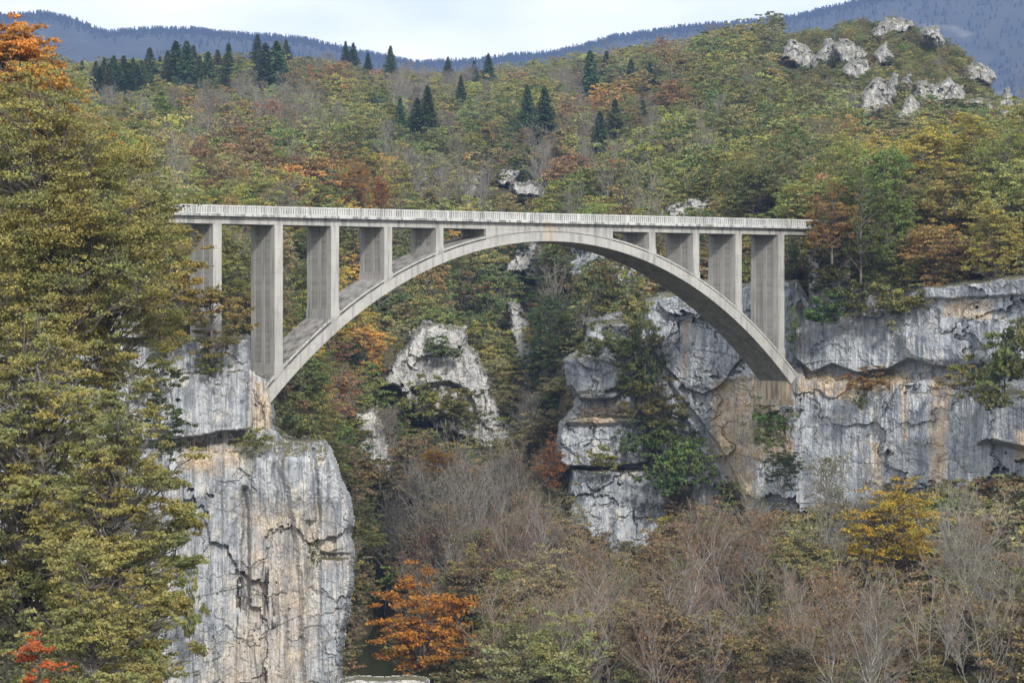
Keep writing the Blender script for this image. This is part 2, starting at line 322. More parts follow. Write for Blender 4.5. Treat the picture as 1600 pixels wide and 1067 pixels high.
def build_terrain():
    pxs = np.concatenate([np.linspace(-1500, -150, 25)[:-1], np.linspace(-150, 1750, 240), np.linspace(1750, 2400, 14)[1:]])
    PX, YY = np.meshgrid(pxs, _GY); Z = ground(PX, YY)
    V = np.stack([(PX - 800) * YY / FPX, YY, Z], -1).reshape(-1, 3); nx, ny = len(pxs), len(_GY)
    i = np.arange(ny - 1)[:, None] * nx + np.arange(nx - 1)[None]; i = i.ravel()
    me = mk('terrain', V, np.stack([i, i + 1, i + 1 + nx, i + nx], 1), mats=[LITTER], smooth=True)
    link('terrain', me, kind='structure')
    me = mk('ground', [(-9000, -2000, -90), (9000, -2000, -90), (9000, 9000, -90), (-9000, 9000, -90)], [(0, 1, 2, 3)], mats=[LITTER])
    link('ground', me, kind='structure')
    s = NT('river_water'); P = s.pos()
    s.bsdf(s.mix(s.ramp(s.noise(P, .3, 3), .3, .7), (.018, .028, .014), (.035, .045, .02)), .12, .5, s.noise(P, (1.2, .5, 1), 4, .6), .35, .08)
    xs = [(-75, -50), (-50, -24), (-35, -6), (-30, 8), (-32, 14), (-36, 16)]; ys = [430, 385, 350, 310, 240, 110]
    V = []; Q = []
    for k, ((a, b), y) in enumerate(zip(xs, ys)): V += [(a, y, -43.4), (b, y, -43.4)]
    for k in range(len(ys) - 1): Q.append((2 * k, 2 * k + 2, 2 * k + 3, 2 * k + 1))
    link('river', mk('river', V, Q, mats=[s.m]), kind='structure')
build_terrain()

# ------------------------------------------------------------------ the bridge
ZR, ZS, BW = 9.30, 7.42, 4.97          # railing top, girder soffit, pier width
def zin(s): u = (s - SC) / 40.; return 6.2 - 18.59 * u * u - 3.18 * u ** 4       # arch intrados
def thk(s): u = abs(s - SC) / 37.; return .95 + .25 * u * u
def arch_pts(s, up):
    h = .05; dz = (zin(s + h) - zin(s - h)) / (2 * h); n = math.hypot(1, dz)
    return s - dz / n * up, zin(s) + up / n
def zext(s, extra=.0):
    """height of the arch top above station s"""
    lo, hi = s - 4, s + 4
    best = min(np.linspace(lo, hi, 161), key=lambda q: abs(arch_pts(q, thk(q) + extra)[0] - s))
    return arch_pts(best, thk(best) + extra)[1]
S_END0, S_END1 = -16., 82.3
def build_bridge():
    root = link('arch_bridge', None, loc=B(SC, BW / 2, 0), cat='bridge', label='pale grey concrete arch bridge with nine piers and a slotted railing across the gorge')
    ox, oy, oz = root.location
    f = lambda s, w, z: tuple(a - b for a, b in zip(B(s, w, z), (ox, oy, oz)))
    def part(name, mb, mat, parent=root, **k): return link(name, mb.mesh(name, mat), parent, **k)
    # arch rib: lower slab proud of the upper one
    def rib(w0, w1, up0, up1, name, sa, sb, n=72):
        V = []; Q = []
        for i in range(n + 1):
            s = sa + (sb - sa) * i / n
            t = thk(s)
            a = arch_pts(s, up0 * t); b = arch_pts(s, up1 * t)
            V += [f(a[0], w0, a[1]), f(b[0], w0, b[1]), f(b[0], w1, b[1]), f(a[0], w1, a[1])]
        for i in range(n):
            o = 4 * i
            for k in range(4): Q.append((o + k, o + (k + 1) % 4, o + 4 + (k + 1) % 4, o + 4 + k))
        Q += [(3, 2, 1, 0), (4 * n, 4 * n + 1, 4 * n + 2, 4 * n + 3)]
        mb = MB(); mb.add(V, Q); return mb
    part('arch_rib', rib(-.28, BW + .28, 0, 1, 'arch_rib', .0, 72.2), CONC)
    part('arch_joint', rib(.45, BW - .45, 1.002, 1.15, 'arch_joint', .3, 72.2), CONC)
    part('arch_upper_slab', rib(-.12, BW + .12, 1.152, 1.36, 'arch_upper_slab', .3, 72.2), CONC)
    # girders, slab, cornice
    mb = MB()
    for w0, w1 in ((.1, .62), (BW / 2 - .25, BW / 2 + .25), (BW - .62, BW - .1)): mb.box(S_END0, S_END1, w0, w1, ZS, ZS + .80, f)
    part('girder', mb, CONC)
    mb = MB(); mb.box(S_END0, S_END1, -.15, BW + .15, ZS + .801, ZS + 1.0, f); part('deck_slab', mb, CONC)
    mb = MB(); mb.box(S_END0, S_END1, .3, BW - .3, ZS + 1.004, ZS + 1.05, f); part('roadway', mb, ROAD)
    # crown walls between the openings
    for w0, w1 in ((.0, .45), (BW - .45, BW)):
        V = []; Q = []; n = 24; sa, sb = 27.9, 45.4
        for i in range(n + 1):
            s = sa + (sb - sa) * i / n; zb = zext(s) - .3
            V += [f(s, w0, zb), f(s, w0, ZS + .30), f(s, w1, ZS + .30), f(s, w1, zb)]
        V = [(x, y, z) for x, y, z in V]
        for i in range(n):
            o = 4 * i
            for k in range(4): Q.append((o + k, o + (k + 1) % 4, o + 4 + (k + 1) % 4, o + 4 + k))
        Q += [(3, 2, 1, 0), (4 * n, 4 * n + 1, 4 * n + 2, 4 * n + 3)]
        mb = MB(); mb.add(V, Q); part('spandrel_wall', mb, CONC)
    # cross walls closing the crown block
    for s in (28.1, 45.0):
        mb = MB(); mb.box(s, s + .25, .46, BW - .46, zext(s + .1) - .5, ZS - .002, f); part('cross_wall', mb, CONC)
    # piers
    ps = [-5.2, 1.92, 8.69, 15.27, 21.82, 51.14, 57.66, 64.17, 70.89]
    for k, s in enumerate(ps):
        th = .96 / 2
        if k == 0: zb, zp = -8., None
        else:
            zb = min(zext(s - th), zext(s + th)) - .5
            zp = max(zext(s - th, .35), zext(s + th, .35)) + .25
        pr = link('pier', None, root); pr.location = f(s, BW / 2, ZS)
        lx, ly, lz = pr.location
        g = lambda a, b, c: tuple(p - q for p, q in zip(f(a, b, c), (lx, ly, lz)))
        mb = MB(); z1 = ZS - .004
        zc = zp if zp is not None else zb
        # H-like section: three pilasters with thinner walls between
        for w0, w1 in ((0, .95), (2.1, 2.75), (BW - .85, BW)): mb.box(s - th, s + th, w0, w1, zc, z1, g)
        part('column', mb, CONC, pr)
        mb = MB()
        for w0, w1 in ((.951, 2.099), (2.751, BW - .851)): mb.box(s - th + .03, s + th - .03, w0, w1, zc, z1, g)
        part('board_marked_panel', mb, BOARD, pr)
        if zp is not None:
            mb = MB(); mb.box(s - th - .07, s + th + .07, -.06, BW + .06, zb, zp, g); part('plinth', mb, CONC, pr)
    # railings: panels between posts
    pitch, npan = 3.6, 28
    for side in (0, 1):
        wa = -.42 if side == 0 else BW + .42 - .22
        rl = link('railing', None, root); rl.location = f(SC, wa + .1, ZS + 1.); lx, ly, lz = rl.location
        g = lambda a, b, c: tuple(p - q for p, q in zip(f(a, b, c), (lx, ly, lz)))
        mb = MB(); mb.box(S_END0, S_END1, wa - .10, wa + .32, ZS + .76, ZS + 1.02, g); part('cornice', mb, CONC_P, rl)
        for i in range(npan):
            s0 = S_END0 + i * (S_END1 - S_END0) / npan; s1 = S_END0 + (i + 1) * (S_END1 - S_END0) / npan
            mb = MB(); mb.box(s0 - .17, s0 + .17, wa - .02, wa + .22, ZS + 1.022, ZR + .012, g); part('post', mb, CONC_P, rl)
            mb = MB(); a, b = s0 + .171, s1 - .171
            mb.box(a, b, wa, wa + .2, ZR - .17, ZR, g); mb.box(a, b, wa, wa + .2, ZS + 1.022, ZS + 1.11, g)
            n = 11; stp = (b - a) / n
            for j in range(n):
                c = a + (j + .5) * stp; mb.box(c - .085, c + .085, wa + .03, wa + .17, ZS + 1.112, ZR - .172, g)
            part('railing_panel', mb, CONC_P, rl)
    # abutments
    mb = MB(); mb.box(79.3, 83, .9, BW - .6, -6, ZS - .006, f); part('abutment', mb, CONC)
    mb = MB(); mb.box(-17.5, -13, .5, BW - .5, -4, ZS - .006, f); part('abutment', mb, CONC)
    # springing block under the right foot of the arch
    sb = MB(); zz = zin(71.9)
    sb.box(70.9, 72.7, .0, BW - .5, zz - 2.2, zz + .0, f); sb.box(70.7, 72.8, -.2, BW - .3, zz - 2.9, zz - 2.203, f)
    part('springing_block', sb, mat_concrete('stained_concrete', (.36, .31, .235), False, 1.))
    sb = MB(); zz = zin(.2)
    sb.box(-1.6, .5, .3, BW + .3, zz - 1.8, zz - .1, f); part('springing_block', sb, CONC)
build_bridge()

# ------------------------------------------------------------------ cliffs: relief walls with real thickness
def relief(name, mat, x0, x1, y0, y1, step, base, outline, feats, seed, back=16., edge=3.5, amp=1., stains=(), label=None, cat=None, group=None, kind=None, flute=.6, hs=1., skirt=5, blocky=.75, wf=.035):
    """base: [(px, depth)], outline in picture units, feats: (polygon, metres towards the viewer, edge width)"""
    xs = np.arange(x0, x1 + step, step); ys = np.arange(y0, y1 + step, step); PX, PY = np.meshgrid(xs, ys)
    wob = 6 * fbm(PX * wf, PY * wf, 0 * PX, seed + 50, 6, .62); wob2 = 6 * fbm(PX * wf, PY * wf, 0 * PX + 9, seed + 60, 6, .62)
    QX, QY = PX + wob * hs, PY + wob2 * hs
    Yb = np.interp(PX, [b[0] for b in base], [b[1] for b in base])
    X = (PX - 800) * Yb / FPX; Z = (HOR - PY) * Yb / FPX
    d = sdf(outline, QX, QY)
    R = np.zeros_like(PX)
    for poly, up, soft in feats: R += up * sstep(-soft, soft, sdf(poly, QX, QY))
    tilt = fbm(X * .06, Z * .06, 0 * X, seed + 3, 2)
    big = fbm(X * .07, Z * .05, 0 * X, seed, 3) * 1.6
    fl = fbm(X * .7, Z * .045, 0 * X, seed + 1, 5, .6); fl = -(np.abs(fl) * 1.9) ** .7 * flute
    w1 = fbm(X * .3, Z * .3, 0 * X, seed + 17, 5, .6) * .7; w2 = fbm(X * .3, Z * .3, 0 * X + 5, seed + 27, 5, .6) * .7
    f0, b0 = facets(X * .11 + w1 * .5, Z * .085 + w2 * .5, seed + 2)
    f1, b1 = facets(X * .30 + w1, Z * .26 + w2, seed)
    f2, b2 = facets(X * .95 + w1 * 2, Z * .85 + w2 * 2, seed + 4)
    lowf = sstep(-.25, .3, fbm(X * .06, Z * .06, 0 * X + 3, seed + 12, 3))
    fine = fbm(X * 1.6, Z * .9, 0 * X, seed + 2, 5, .65) * .30
    st = Z * .15 + 2.2 * fbm(X * .025, Z * .10, 0 * X + 2, seed + 41, 3); saw = st - np.floor(st); strata = (.5 - saw) * .3 * sstep(.0, .45, fbm(X * .07, Z * .12, 0 * X + 7, seed + 31, 3))
    R += amp * (big + fl + f0 * 1.9 + blocky * (.3 + .7 * lowf) * (f1 * 1.25 + f2 * .42 - .12 * sstep(.03, 0, b1)) + fine + strata)
    ed = sstep(edge, -1.0, d); R -= 1.6 * ed ** 2
    R -= back * sstep(-.5, -skirt, d)
    Yf = Yb - R
    V = np.stack([(PX - 800) * Yf / FPX, Yf, (HOR - PY) * Yf / FPX], -1).reshape(-1, 3)
    nx, ny = len(xs), len(ys)
    i = (np.arange(ny - 1)[:, None] * nx + np.arange(nx - 1)[None]).ravel()
    keep = (d > -(skirt + step * 1.5)).ravel(); fk = keep[i] & keep[i + 1] & keep[i + nx] & keep[i + nx + 1]; i = i[fk]
    Q = np.stack([i, i + nx, i + nx + 1, i + 1], 1)
    used = np.unique(Q); remap = np.zeros(len(V), np.int64); remap[used] = np.arange(len(used))
    stn = np.zeros(PX.shape + (4,)); stn[..., 3] = 1
    for ch, poly, val, soft in stains: stn[..., ch] = np.maximum(stn[..., ch], val * sstep(-soft, soft, sdf(poly, QX, QY)))
    stn = stn.reshape(-1, 4)[used]
    me = mk(name, V[used], remap[Q], mats=[mat], attrs={'stain': ('POINT', 'FLOAT_COLOR', stn)}, smooth=False)
    return link(name, me, label=label, cat=cat, group=group, kind=kind)

# left cliff below the left abutment
relief('cliff', ROCK_L, -420, 570, 505, 1075, 1.35,
    [(-420, 200), (-150, 214), (0, 222), (100, 228), (250, 241), (385, 245), (440, 244), (545, 246), (600, 252)],
    [(-480, 515), (-160, 520), (60, 525), (230, 540), (262, 540), (300, 532), (345, 530), (385, 528), (390, 575), (415, 590), (424, 640), (425, 668), (445, 684), (470, 686), (500, 688), (515, 704), (523, 724), (531, 750), (541, 775), (547, 810), (545, 850), (548, 900), (544, 950), (530, 1000), (530, 1040), (536, 1080), (540, 1200), (-480, 1200)],
    [([(150, 500), (385, 500), (388, 590), (385, 670), (330, 676), (290, 684), (150, 690)], 3.6, 1.6),
     ([(268, 585), (384, 580), (384, 672), (330, 675), (288, 684), (270, 680)], .9, 1.5),
     ([(-480, 700), (545, 700), (560, 1200), (-480, 1200)], 3.4, 22),
     ([(350, 690), (510, 695), (520, 780), (450, 800), (350, 760)], 1.0, 25),
     ([(425, 700), (440, 700), (452, 800), (470, 900), (476, 1080), (455, 1080), (440, 900)], -1.6, 6),
     ([(380, 760), (386, 760), (392, 900), (384, 960), (376, 900)], -1.2, 3), ([(488, 700), (494, 700), (500, 800), (494, 860)], -1.2, 3),
     ([(500, 860), (548, 866), (548, 876), (500, 872)], -1.0, 3), ([(478, 815), (492, 815), (490, 850), (478, 850)], -1.2, 3),
     ([(500, 870), (550, 870), (550, 1000), (520, 1090), (500, 1000)], 1., 8)], 11, amp=.85, blocky=.38, flute=.9,
    stains=[(0, [(290, 685), (380, 690), (385, 720), (330, 740), (285, 730)], 1., 14), (0, [(395, 590), (425, 600), (425, 670), (395, 670)], .8, 6), (0, [(385, 780), (500, 790), (545, 870), (540, 885), (500, 890), (480, 1090), (330, 1090), (380, 950)], .45, 25),
            (1, [(362, 895), (388, 890), (392, 960), (372, 1000), (362, 950)], 1., 6), (1, [(405, 870), (430, 880), (432, 980), (415, 990)], 1., 6),
            (2, [(355, 672), (440, 680), (520, 692), (515, 702), (440, 700), (380, 712)], .9, 6)],
    label='grey and cream limestone cliff standing under the left foot of the bridge', cat='cliff', kind='structure')

# right cliff: the wall right of the arch foot and the broken buttress behind the arch
relief('cliff', ROCK_R, 850, 2060, 380, 1010, 1.35,
    [(850, 312), (960, 312), (1010, 314), (1060, 313), (1120, 306), (1180, 298), (1240, 294), (1300, 291), (1400, 284), (1500, 276), (1600, 266), (1760, 250), (2060, 228)],
    [(886, 562), (890, 600), (905, 618), (900, 640), (880, 662), (873, 690), (875, 722), (893, 733), (888, 800), (890, 1100), (2100, 1100), (2100, 420), (1600, 434), (1480, 446), (1440, 450), (1400, 470), (1340, 455), (1300, 458), (1262, 470), (1243, 440), (1200, 440), (1150, 450), (1110, 440), (1075, 455), (1040, 462), (1012, 470), (1008, 500), (1000, 520), (985, 500), (935, 508), (920, 520), (915, 550)],
    [([(1246, 430), (2100, 395), (2100, 560), (1600, 566), (1530, 570), (1500, 576), (1465, 574), (1420, 560), (1385, 578), (1340, 582), (1300, 568), (1268, 582), (1244, 560), (1240, 500)], 2.6, 2.2),
     ([(1400, 520), (1500, 500), (1600, 490), (1600, 562), (1465, 572), (1418, 560)], 1.2, 10),
     ([(1440, 440), (1600, 430), (2100, 415), (2100, 454), (1600, 462), (1445, 468)], 1.2, 3),
     ([(1245, 590), (2100, 590), (2100, 1100), (1225, 1100), (1225, 640)], 1.6, 14),
     ([(1300, 640), (1420, 590), (1450, 700), (1440, 900), (1330, 900)], .9, 30),
     ([(1538, 625), (1570, 612), (1640, 615), (1800, 600), (1800, 710), (1640, 712), (1560, 690), (1528, 692)], 4., 5),
     ([(1010, 470), (1130, 450), (1160, 560), (1122, 606), (1098, 616), (1072, 606), (1040, 575), (1015, 540)], 1.3, 1.5),
     ([(1040, 590), (1080, 640), (1125, 700), (1150, 745), (1175, 830), (1169, 832), (1140, 760), (1100, 690), (1050, 620)], -1.1, 2),
     ([(1110, 600), (1190, 590), (1190, 700), (1140, 700)], -.4, 6),
     ([(1150, 650), (1250, 652), (1250, 1100), (1150, 1100)], 1.4, 8),
     ([(884, 556), (930, 560), (970, 570), (985, 600), (960, 624), (905, 622), (886, 600)], 3.6, 2),
     ([(873, 660), (930, 650), (1010, 655), (1015, 722), (960, 730), (873, 728)], 3.0, 2),
     ([(888, 734), (1040, 734), (1045, 1100), (880, 1100)], 2.5, 4), ([(900, 612), (1000, 612), (1012, 662), (880, 664)], 1.4, 5),
     ([(1010, 600), (1040, 640), (1060, 720), (1040, 900), (1060, 1000), (1030, 1000), (1012, 800)], -.8, 8)], 23, amp=.9, flute=.4, blocky=.85, hs=.6,
    stains=[(0, [(1112, 600), (1186, 585), (1240, 690), (1240, 720), (1180, 720), (1175, 840), (1150, 800), (1110, 690)], 1., 8), (0, [(1245, 578), (1330, 585), (1420, 580), (1420, 600), (1330, 625), (1245, 615)], 1., 8),
            (0, [(1480, 470), (1560, 470), (1550, 500), (1470, 495)], .9, 5), (0, [(1455, 590), (1500, 585), (1480, 640), (1475, 800), (1450, 780)], .95, 5), (0, [(1362, 690), (1374, 690), (1385, 780), (1368, 780)], .9, 4),
            (0, [(1410, 600), (1418, 600), (1418, 690), (1410, 690)], .9, 3), (0, [(910, 635), (965, 628), (1000, 650), (940, 665), (900, 662)], 1., 6), (0, [(1585, 670), (1610, 670), (1610, 720), (1585, 720)], .9, 3),
            (0, [(1065, 500), (1075, 500), (1075, 590), (1065, 590)], .6, 3), (1, [(1140, 590), (1190, 590), (1190, 700), (1150, 700)], .35, 6),
            (2, [(1240, 455), (1440, 455), (1440, 480), (1240, 500)], .8, 12), (2, [(1320, 585), (1400, 580), (1390, 610), (1330, 605)], 1., 8), (2, [(1180, 640), (1250, 640), (1240, 680), (1180, 690)], .9, 8),
            (2, [(1240, 430), (1256, 440), (1252, 560), (1238, 560)], .6, 4), (2, [(930, 500), (1010, 500), (1050, 620), (1060, 740), (1010, 740), (990, 600)], .85, 12)],
    label='blue grey limestone cliff wall holding the right foot of the bridge', cat='cliff', kind='structure')

CLEAR = [([(886, 560), (1000, 560), (1030, 700), (1035, 880), (905, 860), (886, 740)], 318), ([(1040, 500), (1160, 500), (1300, 480), (1700, 470), (1700, 730), (1450, 745), (1240, 740), (1170, 815), (1120, 760), (1050, 700)], 306),
         ([(1325, 800), (1360, 760), (1430, 760), (1465, 800), (1460, 890), (1340, 890)], 236), ([(580, 960), (620, 910), (700, 910), (730, 960), (730, 1060), (580, 1060)], 250), ([(575, 915), (615, 915), (625, 960), (570, 990)], 330)]
def outcrop(poly, Y, mat, seed, label, amp=.7, feats=(), stains=(), step=1.5, back=20, slope=0., group=None, hs=1.7, wf=.06, cy_=None):
    if 'behind bare' not in label: CLEAR.append((poly, Y))
    a = np.array(poly); x0, x1, y0, y1 = a[:, 0].min() - 12, a[:, 0].max() + 12, a[:, 1].min() - 12, a[:, 1].max() + 12
    relief('rock_outcrop', mat, x0, x1, y0, y1, step, [(x0, Y + slope * 10), (x1, Y - slope * 10)], poly, list(feats), seed, back=back, edge=2.5, blocky=1.3, wf=wf, amp=amp, stains=stains, label=label, cat='rock', group=group, hs=hs, flute=.7)
G = [(2, [(640, 610), (740, 600), (760, 640), (700, 640), (650, 650)], .95, 10)]
outcrop([(603, 597), (612, 575), (632, 552), (640, 530), (660, 512), (685, 508), (725, 515), (728, 545), (745, 560), (760, 600), (778, 640), (796, 680), (800, 706), (770, 706), (740, 690), (705, 670), (670, 655), (640, 630), (625, 604)], 374, ROCK_B, 31, 'pale rock ridge sloping down to the right in the gorge under the arch', feats=[([(640, 606), (700, 596), (735, 610), (750, 660), (700, 665), (650, 640)], -2.2, 4)], stains=[(2, [(662, 535), (722, 530), (725, 560), (665, 552)], 1., 6), (2, [(640, 606), (720, 598), (745, 640), (750, 680), (650, 640)], 1., 8)])
outcrop([(797, 470), (808, 480), (815, 495), (835, 515), (835, 530), (850, 560), (862, 590), (850, 606), (812, 600), (803, 560), (800, 520)], 436, ROCK_B, 32, 'narrow pale rock face among dark trees below the arch crown')
outcrop([(545, 660), (552, 655), (560, 642), (590, 640), (602, 660), (612, 740), (540, 740)], 358, ROCK_B, 33, 'small grey rock face right of the left cliff', step=1.3)
outcrop([(812, 388), (850, 382), (882, 390), (880, 432), (850, 440), (820, 425), (790, 430), (795, 410)], 488, ROCK_B, 34, 'grey rock band seen just below the arch crown')
outcrop([(893, 385), (945, 388), (960, 400), (930, 425), (900, 445), (893, 420)], 386, ROCK_R, 35, 'pale rock wall under the arch right of its crown')
outcrop([(958, 412), (1000, 418), (1030, 440), (1010, 460), (985, 470), (970, 450), (955, 435)], 344, ROCK_R, 36, 'pale broken rock tucked under the right half of the arch')
outcrop([(920, 500), (950, 492), (990, 490), (995, 530), (960, 545), (930, 530)], 337, ROCK_R, 37, 'blocky jointed rock ledge above the right buttress', step=1.3)
outcrop([(780, 268), (800, 262), (812, 268), (808, 285), (788, 288), (778, 280)], 590, ROCK_B, 38, 'small white rock on the hillside above the arch crown', step=1.)
outcrop([(800, 290), (830, 287), (850, 300), (872, 300), (870, 312), (835, 306), (805, 302)], 560, ROCK_B, 39, 'low white rock rib just above the bridge, right of arch crown', step=1.)
outcrop([(630, 275), (700, 272), (745, 280), (740, 312), (690, 318), (640, 300)], 546, ROCK_B, 40, 'wide grey rock band behind bare trees above the bridge')
outcrop([(1040, 325), (1075, 312), (1110, 315), (1145, 300), (1150, 330), (1100, 345), (1045, 340)], 406, ROCK_B, 41, 'scattered pale rocks above the right half of the bridge', step=1.)
# pale rock faces of the knoll
KN = [([(1228, 88), (1240, 68), (1262, 80), (1275, 92), (1290, 68), (1302, 78), (1310, 98), (1290, 106), (1256, 104)], 'jagged white crag at the left end of the knoll'),
      ([(1308, 76), (1316, 69), (1332, 74), (1352, 86), (1350, 96), (1338, 92), (1334, 108), (1322, 98)], 'thin broken rock rib in the middle of the knoll'),
      ([(1322, 112), (1334, 100), (1352, 98), (1358, 118), (1334, 126)], 'squat white crag below the thin rib on the knoll'),
      ([(1366, 54), (1380, 40), (1394, 34), (1420, 40), (1412, 50), (1394, 50), (1388, 58)], 'pale crag just under the knoll top'),
      ([(1370, 88), (1382, 76), (1396, 92), (1388, 100), (1374, 98)], 'lone pale crag in scrub in the middle of the knoll'),
      ([(1444, 52), (1460, 46), (1470, 62), (1464, 70), (1452, 58)], 'pale crag on the right shoulder of the knoll'),
      ([(1346, 182), (1354, 152), (1372, 130), (1386, 140), (1396, 126), (1396, 150), (1390, 160), (1394, 196), (1378, 200), (1372, 176), (1358, 186)], 'tall white rock blades at the lower left of the knoll'),
      ([(1394, 198), (1408, 178), (1424, 158), (1434, 172), (1456, 180), (1456, 196), (1420, 200)], 'low broken white crag left of the big knoll face'),
      ([(1438, 150), (1446, 136), (1470, 140), (1484, 132), (1500, 142), (1508, 160), (1530, 158), (1552, 166), (1566, 146), (1574, 170), (1568, 190), (1540, 204), (1516, 190), (1500, 204), (1480, 190), (1456, 190)], 'broad white cliff face across the right flank of the knoll'),
      ([(1504, 112), (1525, 104), (1550, 118), (1542, 130), (1526, 122), (1514, 128)], 'small pale ledge near the right edge of the knoll'),
      ([(1408, 130), (1420, 122), (1426, 142), (1416, 150)], 'small upright rock above the big knoll face')]
for k, (pl, lb) in enumerate(KN):
    cy = sum(p[1] for p in pl) / len(pl); cx = sum(p[0] for p in pl) / len(pl)
    yy = np.linspace(400, 760, 200); zz = ground(np.full(200, cx), yy); pyg = HOR - zz * FPX / yy
    hit = np.where(pyg < cy + 6)[0]; Yk = yy[hit[0]] if len(hit) else 640.
    pl = [(cx + (p[0] - cx) * 1.13, cy + (p[1] - cy) * 1.13) for p in pl]
    outcrop(pl, Yk - 14, ROCK_B, 60 + k, lb, amp=.75, step=.8, back=22, group='pale rock faces of the knoll', hs=.95, wf=.13, stains=[(2, [(1000, -50), (1700, -50), (1700, 300), (1000, 300)], .5, 1)])
# flat pale rock at the bottom edge
relief('rock', ROCK_B, 530, 680, 1050, 1085, 1.2, [(530, 226), (680, 228)], [(537, 1064), (560, 1060), (600, 1063), (640, 1060), (665, 1064), (668, 1100), (536, 1100)], [], 44, amp=.25, back=4, label='flat topped cream rock slab at the foot of the left cliff', cat='rock', hs=.3, flute=.1, edge=2)

# ------------------------------------------------------------------ tree generators
def prisms(P0, P1, r0, r1, sides=4):
    P0, P1 = np.asarray(P0, float), np.asarray(P1, float); n = len(P0)
    r0 = np.broadcast_to(r0, n); r1 = np.broadcast_to(r1, n)
    d = P1 - P0; d /= np.linalg.norm(d, axis=1, keepdims=True) + 1e-9
    ref = np.where(np.abs(d[:, 2:3]) > .9, [[1., 0, 0]], [[0, 0, 1.]]); a = np.cross(d, ref); a /= np.linalg.norm(a, axis=1, keepdims=True) + 1e-9; b = np.cross(d, a)
    V = []
    for P, r in ((P0, r0), (P1, r1)):
        for k in range(sides):
            an = 2 * math.pi * k / sides; V.append(P + (a * math.cos(an) + b * math.sin(an)) * r[:, None])
    V = np.stack(V, 1).reshape(-1, 3); o = (np.arange(n) * 2 * sides)[:, None]
    Q = np.concatenate([o + np.array([[k, (k + 1) % sides, sides + (k + 1) % sides, sides + k]]) for k in range(sides)])
    return V, Q
def leaves(C, size, rng, up=.5, long=1.5, out_dir=None):
    n = len(C); N = rng.normal(size=(n, 3)); N[:, 2] += up * 2
    N /= np.linalg.norm(N, axis=1, keepdims=True)
    T = rng.normal(size=(n, 3)) if out_dir is None else out_dir + rng.normal(size=(n, 3)) * .35
    T -= (T * N).sum(1, keepdims=True) * N; T /= np.linalg.norm(T, axis=1, keepdims=True) + 1e-9
    S = np.cross(N, T); s = (size * rng.uniform(.6, 1.3, n))[:, None]
    V = np.stack([C - T * s * .5 * long, C + S * s * .42, C + T * s * .5 * long, C - S * s * .42], 1).reshape(-1, 3)
    Q = np.arange(n * 4).reshape(-1, 4)
    return V, Q
def poly_segs(pts, r0, r1, S):
    n = len(pts) - 1
    for i in range(n): S.append((pts[i], pts[i + 1], r0 + (r1 - r0) * i / n, r0 + (r1 - r0) * (i + 1) / n))
def gen_leafy(seed, H, R, base, ncl, nleaf, leaf, flat=.55, spread=.24, twigs=4, lean=0.05, thin=1., hollow=.35):
    rng = np.random.default_rng(seed); S = []
    ph = rng.uniform(0, 6.28, 2); k = 7
    tr = [np.array([math.sin(ph[0] + i * .9) * .02 * H * i / k + lean * H * (i / k) ** 1.5, math.cos(ph[1] + i * .8) * .02 * H * i / k, H * .84 * i / k]) for i in range(k + 1)]
    poly_segs(tr, .018 * H, .004 * H, S)
    zc, hh = (base + H) / 2, (H - base) / 2
    C = []
    while len(C) < ncl:
        d = rng.normal(size=3); d /= np.linalg.norm(d); rr = hollow + (1 - hollow) * rng.uniform() ** .6
        lobe = 1 + .38 * float(vnoise(d[0] * 1.7, d[1] * 1.7, d[2] * 1.7, seed))
        p = d * rr * lobe; wid = 1 - .25 * p[2] if p[2] > 0 else 1. + .1 * p[2]
        C.append([p[0] * R * wid + lean * H * .8, p[1] * R * wid, zc + p[2] * hh])
    C = np.array(C)
    for c in C:
        hd = math.hypot(c[0], c[1]); za = np.clip(c[2] - .55 * hd - rng.uniform(0, .08) * H, base * .6, H * .8)
        i = min(int(za / (H * .84) * k), k - 1); t = za / (H * .84) * k - i; a = tr[i] * (1 - t) + tr[i + 1] * t
        m = (a + c) / 2 + rng.normal(size=3) * .05 * R; m[2] += .12 * hd - .02 * H
        pts = [a * (1 - u) ** 2 + 2 * m * u * (1 - u) + c * u * u for u in np.linspace(0, 1, 5)]
        pts = [p + rng.normal(size=3) * .012 * H * (0 < q < 4) for q, p in enumerate(pts)]
        poly_segs(pts, .0055 * H * thin, .0018 * H * thin, S)
        for _t in range(twigs):
            e = c + rng.normal(size=3) * np.array([1, 1, flat]) * R * spread * 1.1; b0 = pts[rng.integers(2, 5)]; mm = (b0 + e) / 2 + rng.normal(size=3) * .04 * R
            S.append((b0, mm, .0016 * H * thin, .0011 * H * thin)); S.append((mm, e, .0011 * H * thin, .0005 * H * thin))
    per = rng.dirichlet(np.full(ncl, 3.)) * nleaf; lv = []; sh = []
    for c, n in zip(C, per.astype(int)):
        # each cluster is a handful of small sprays
        ns = max(3, n // 40); sc_ = c + rng.normal(size=(ns, 3)) * np.array([1, 1, flat]) * R * spread
        w_ = rng.integers(0, ns, n); pts = sc_[w_] + rng.normal(size=(n, 3)) * np.array([1, 1, .35]) * R * spread * .35
        lv.append(pts); cs = rng.uniform(); ss = rng.uniform(size=ns)
        sh.append(np.clip(.35 * cs + .3 * ss[w_] + .35 * rng.uniform(size=n), 0, 1))
    lv = np.concatenate(lv); sh = np.concatenate(sh)
    Vb, Qb = prisms([s[0] for s in S], [s[1] for s in S], np.array([s[2] for s in S]), np.array([s[3] for s in S]), 4)
    Vl, Ql = leaves(lv, leaf, rng)
    return Vb, Qb, Vl, Ql, sh
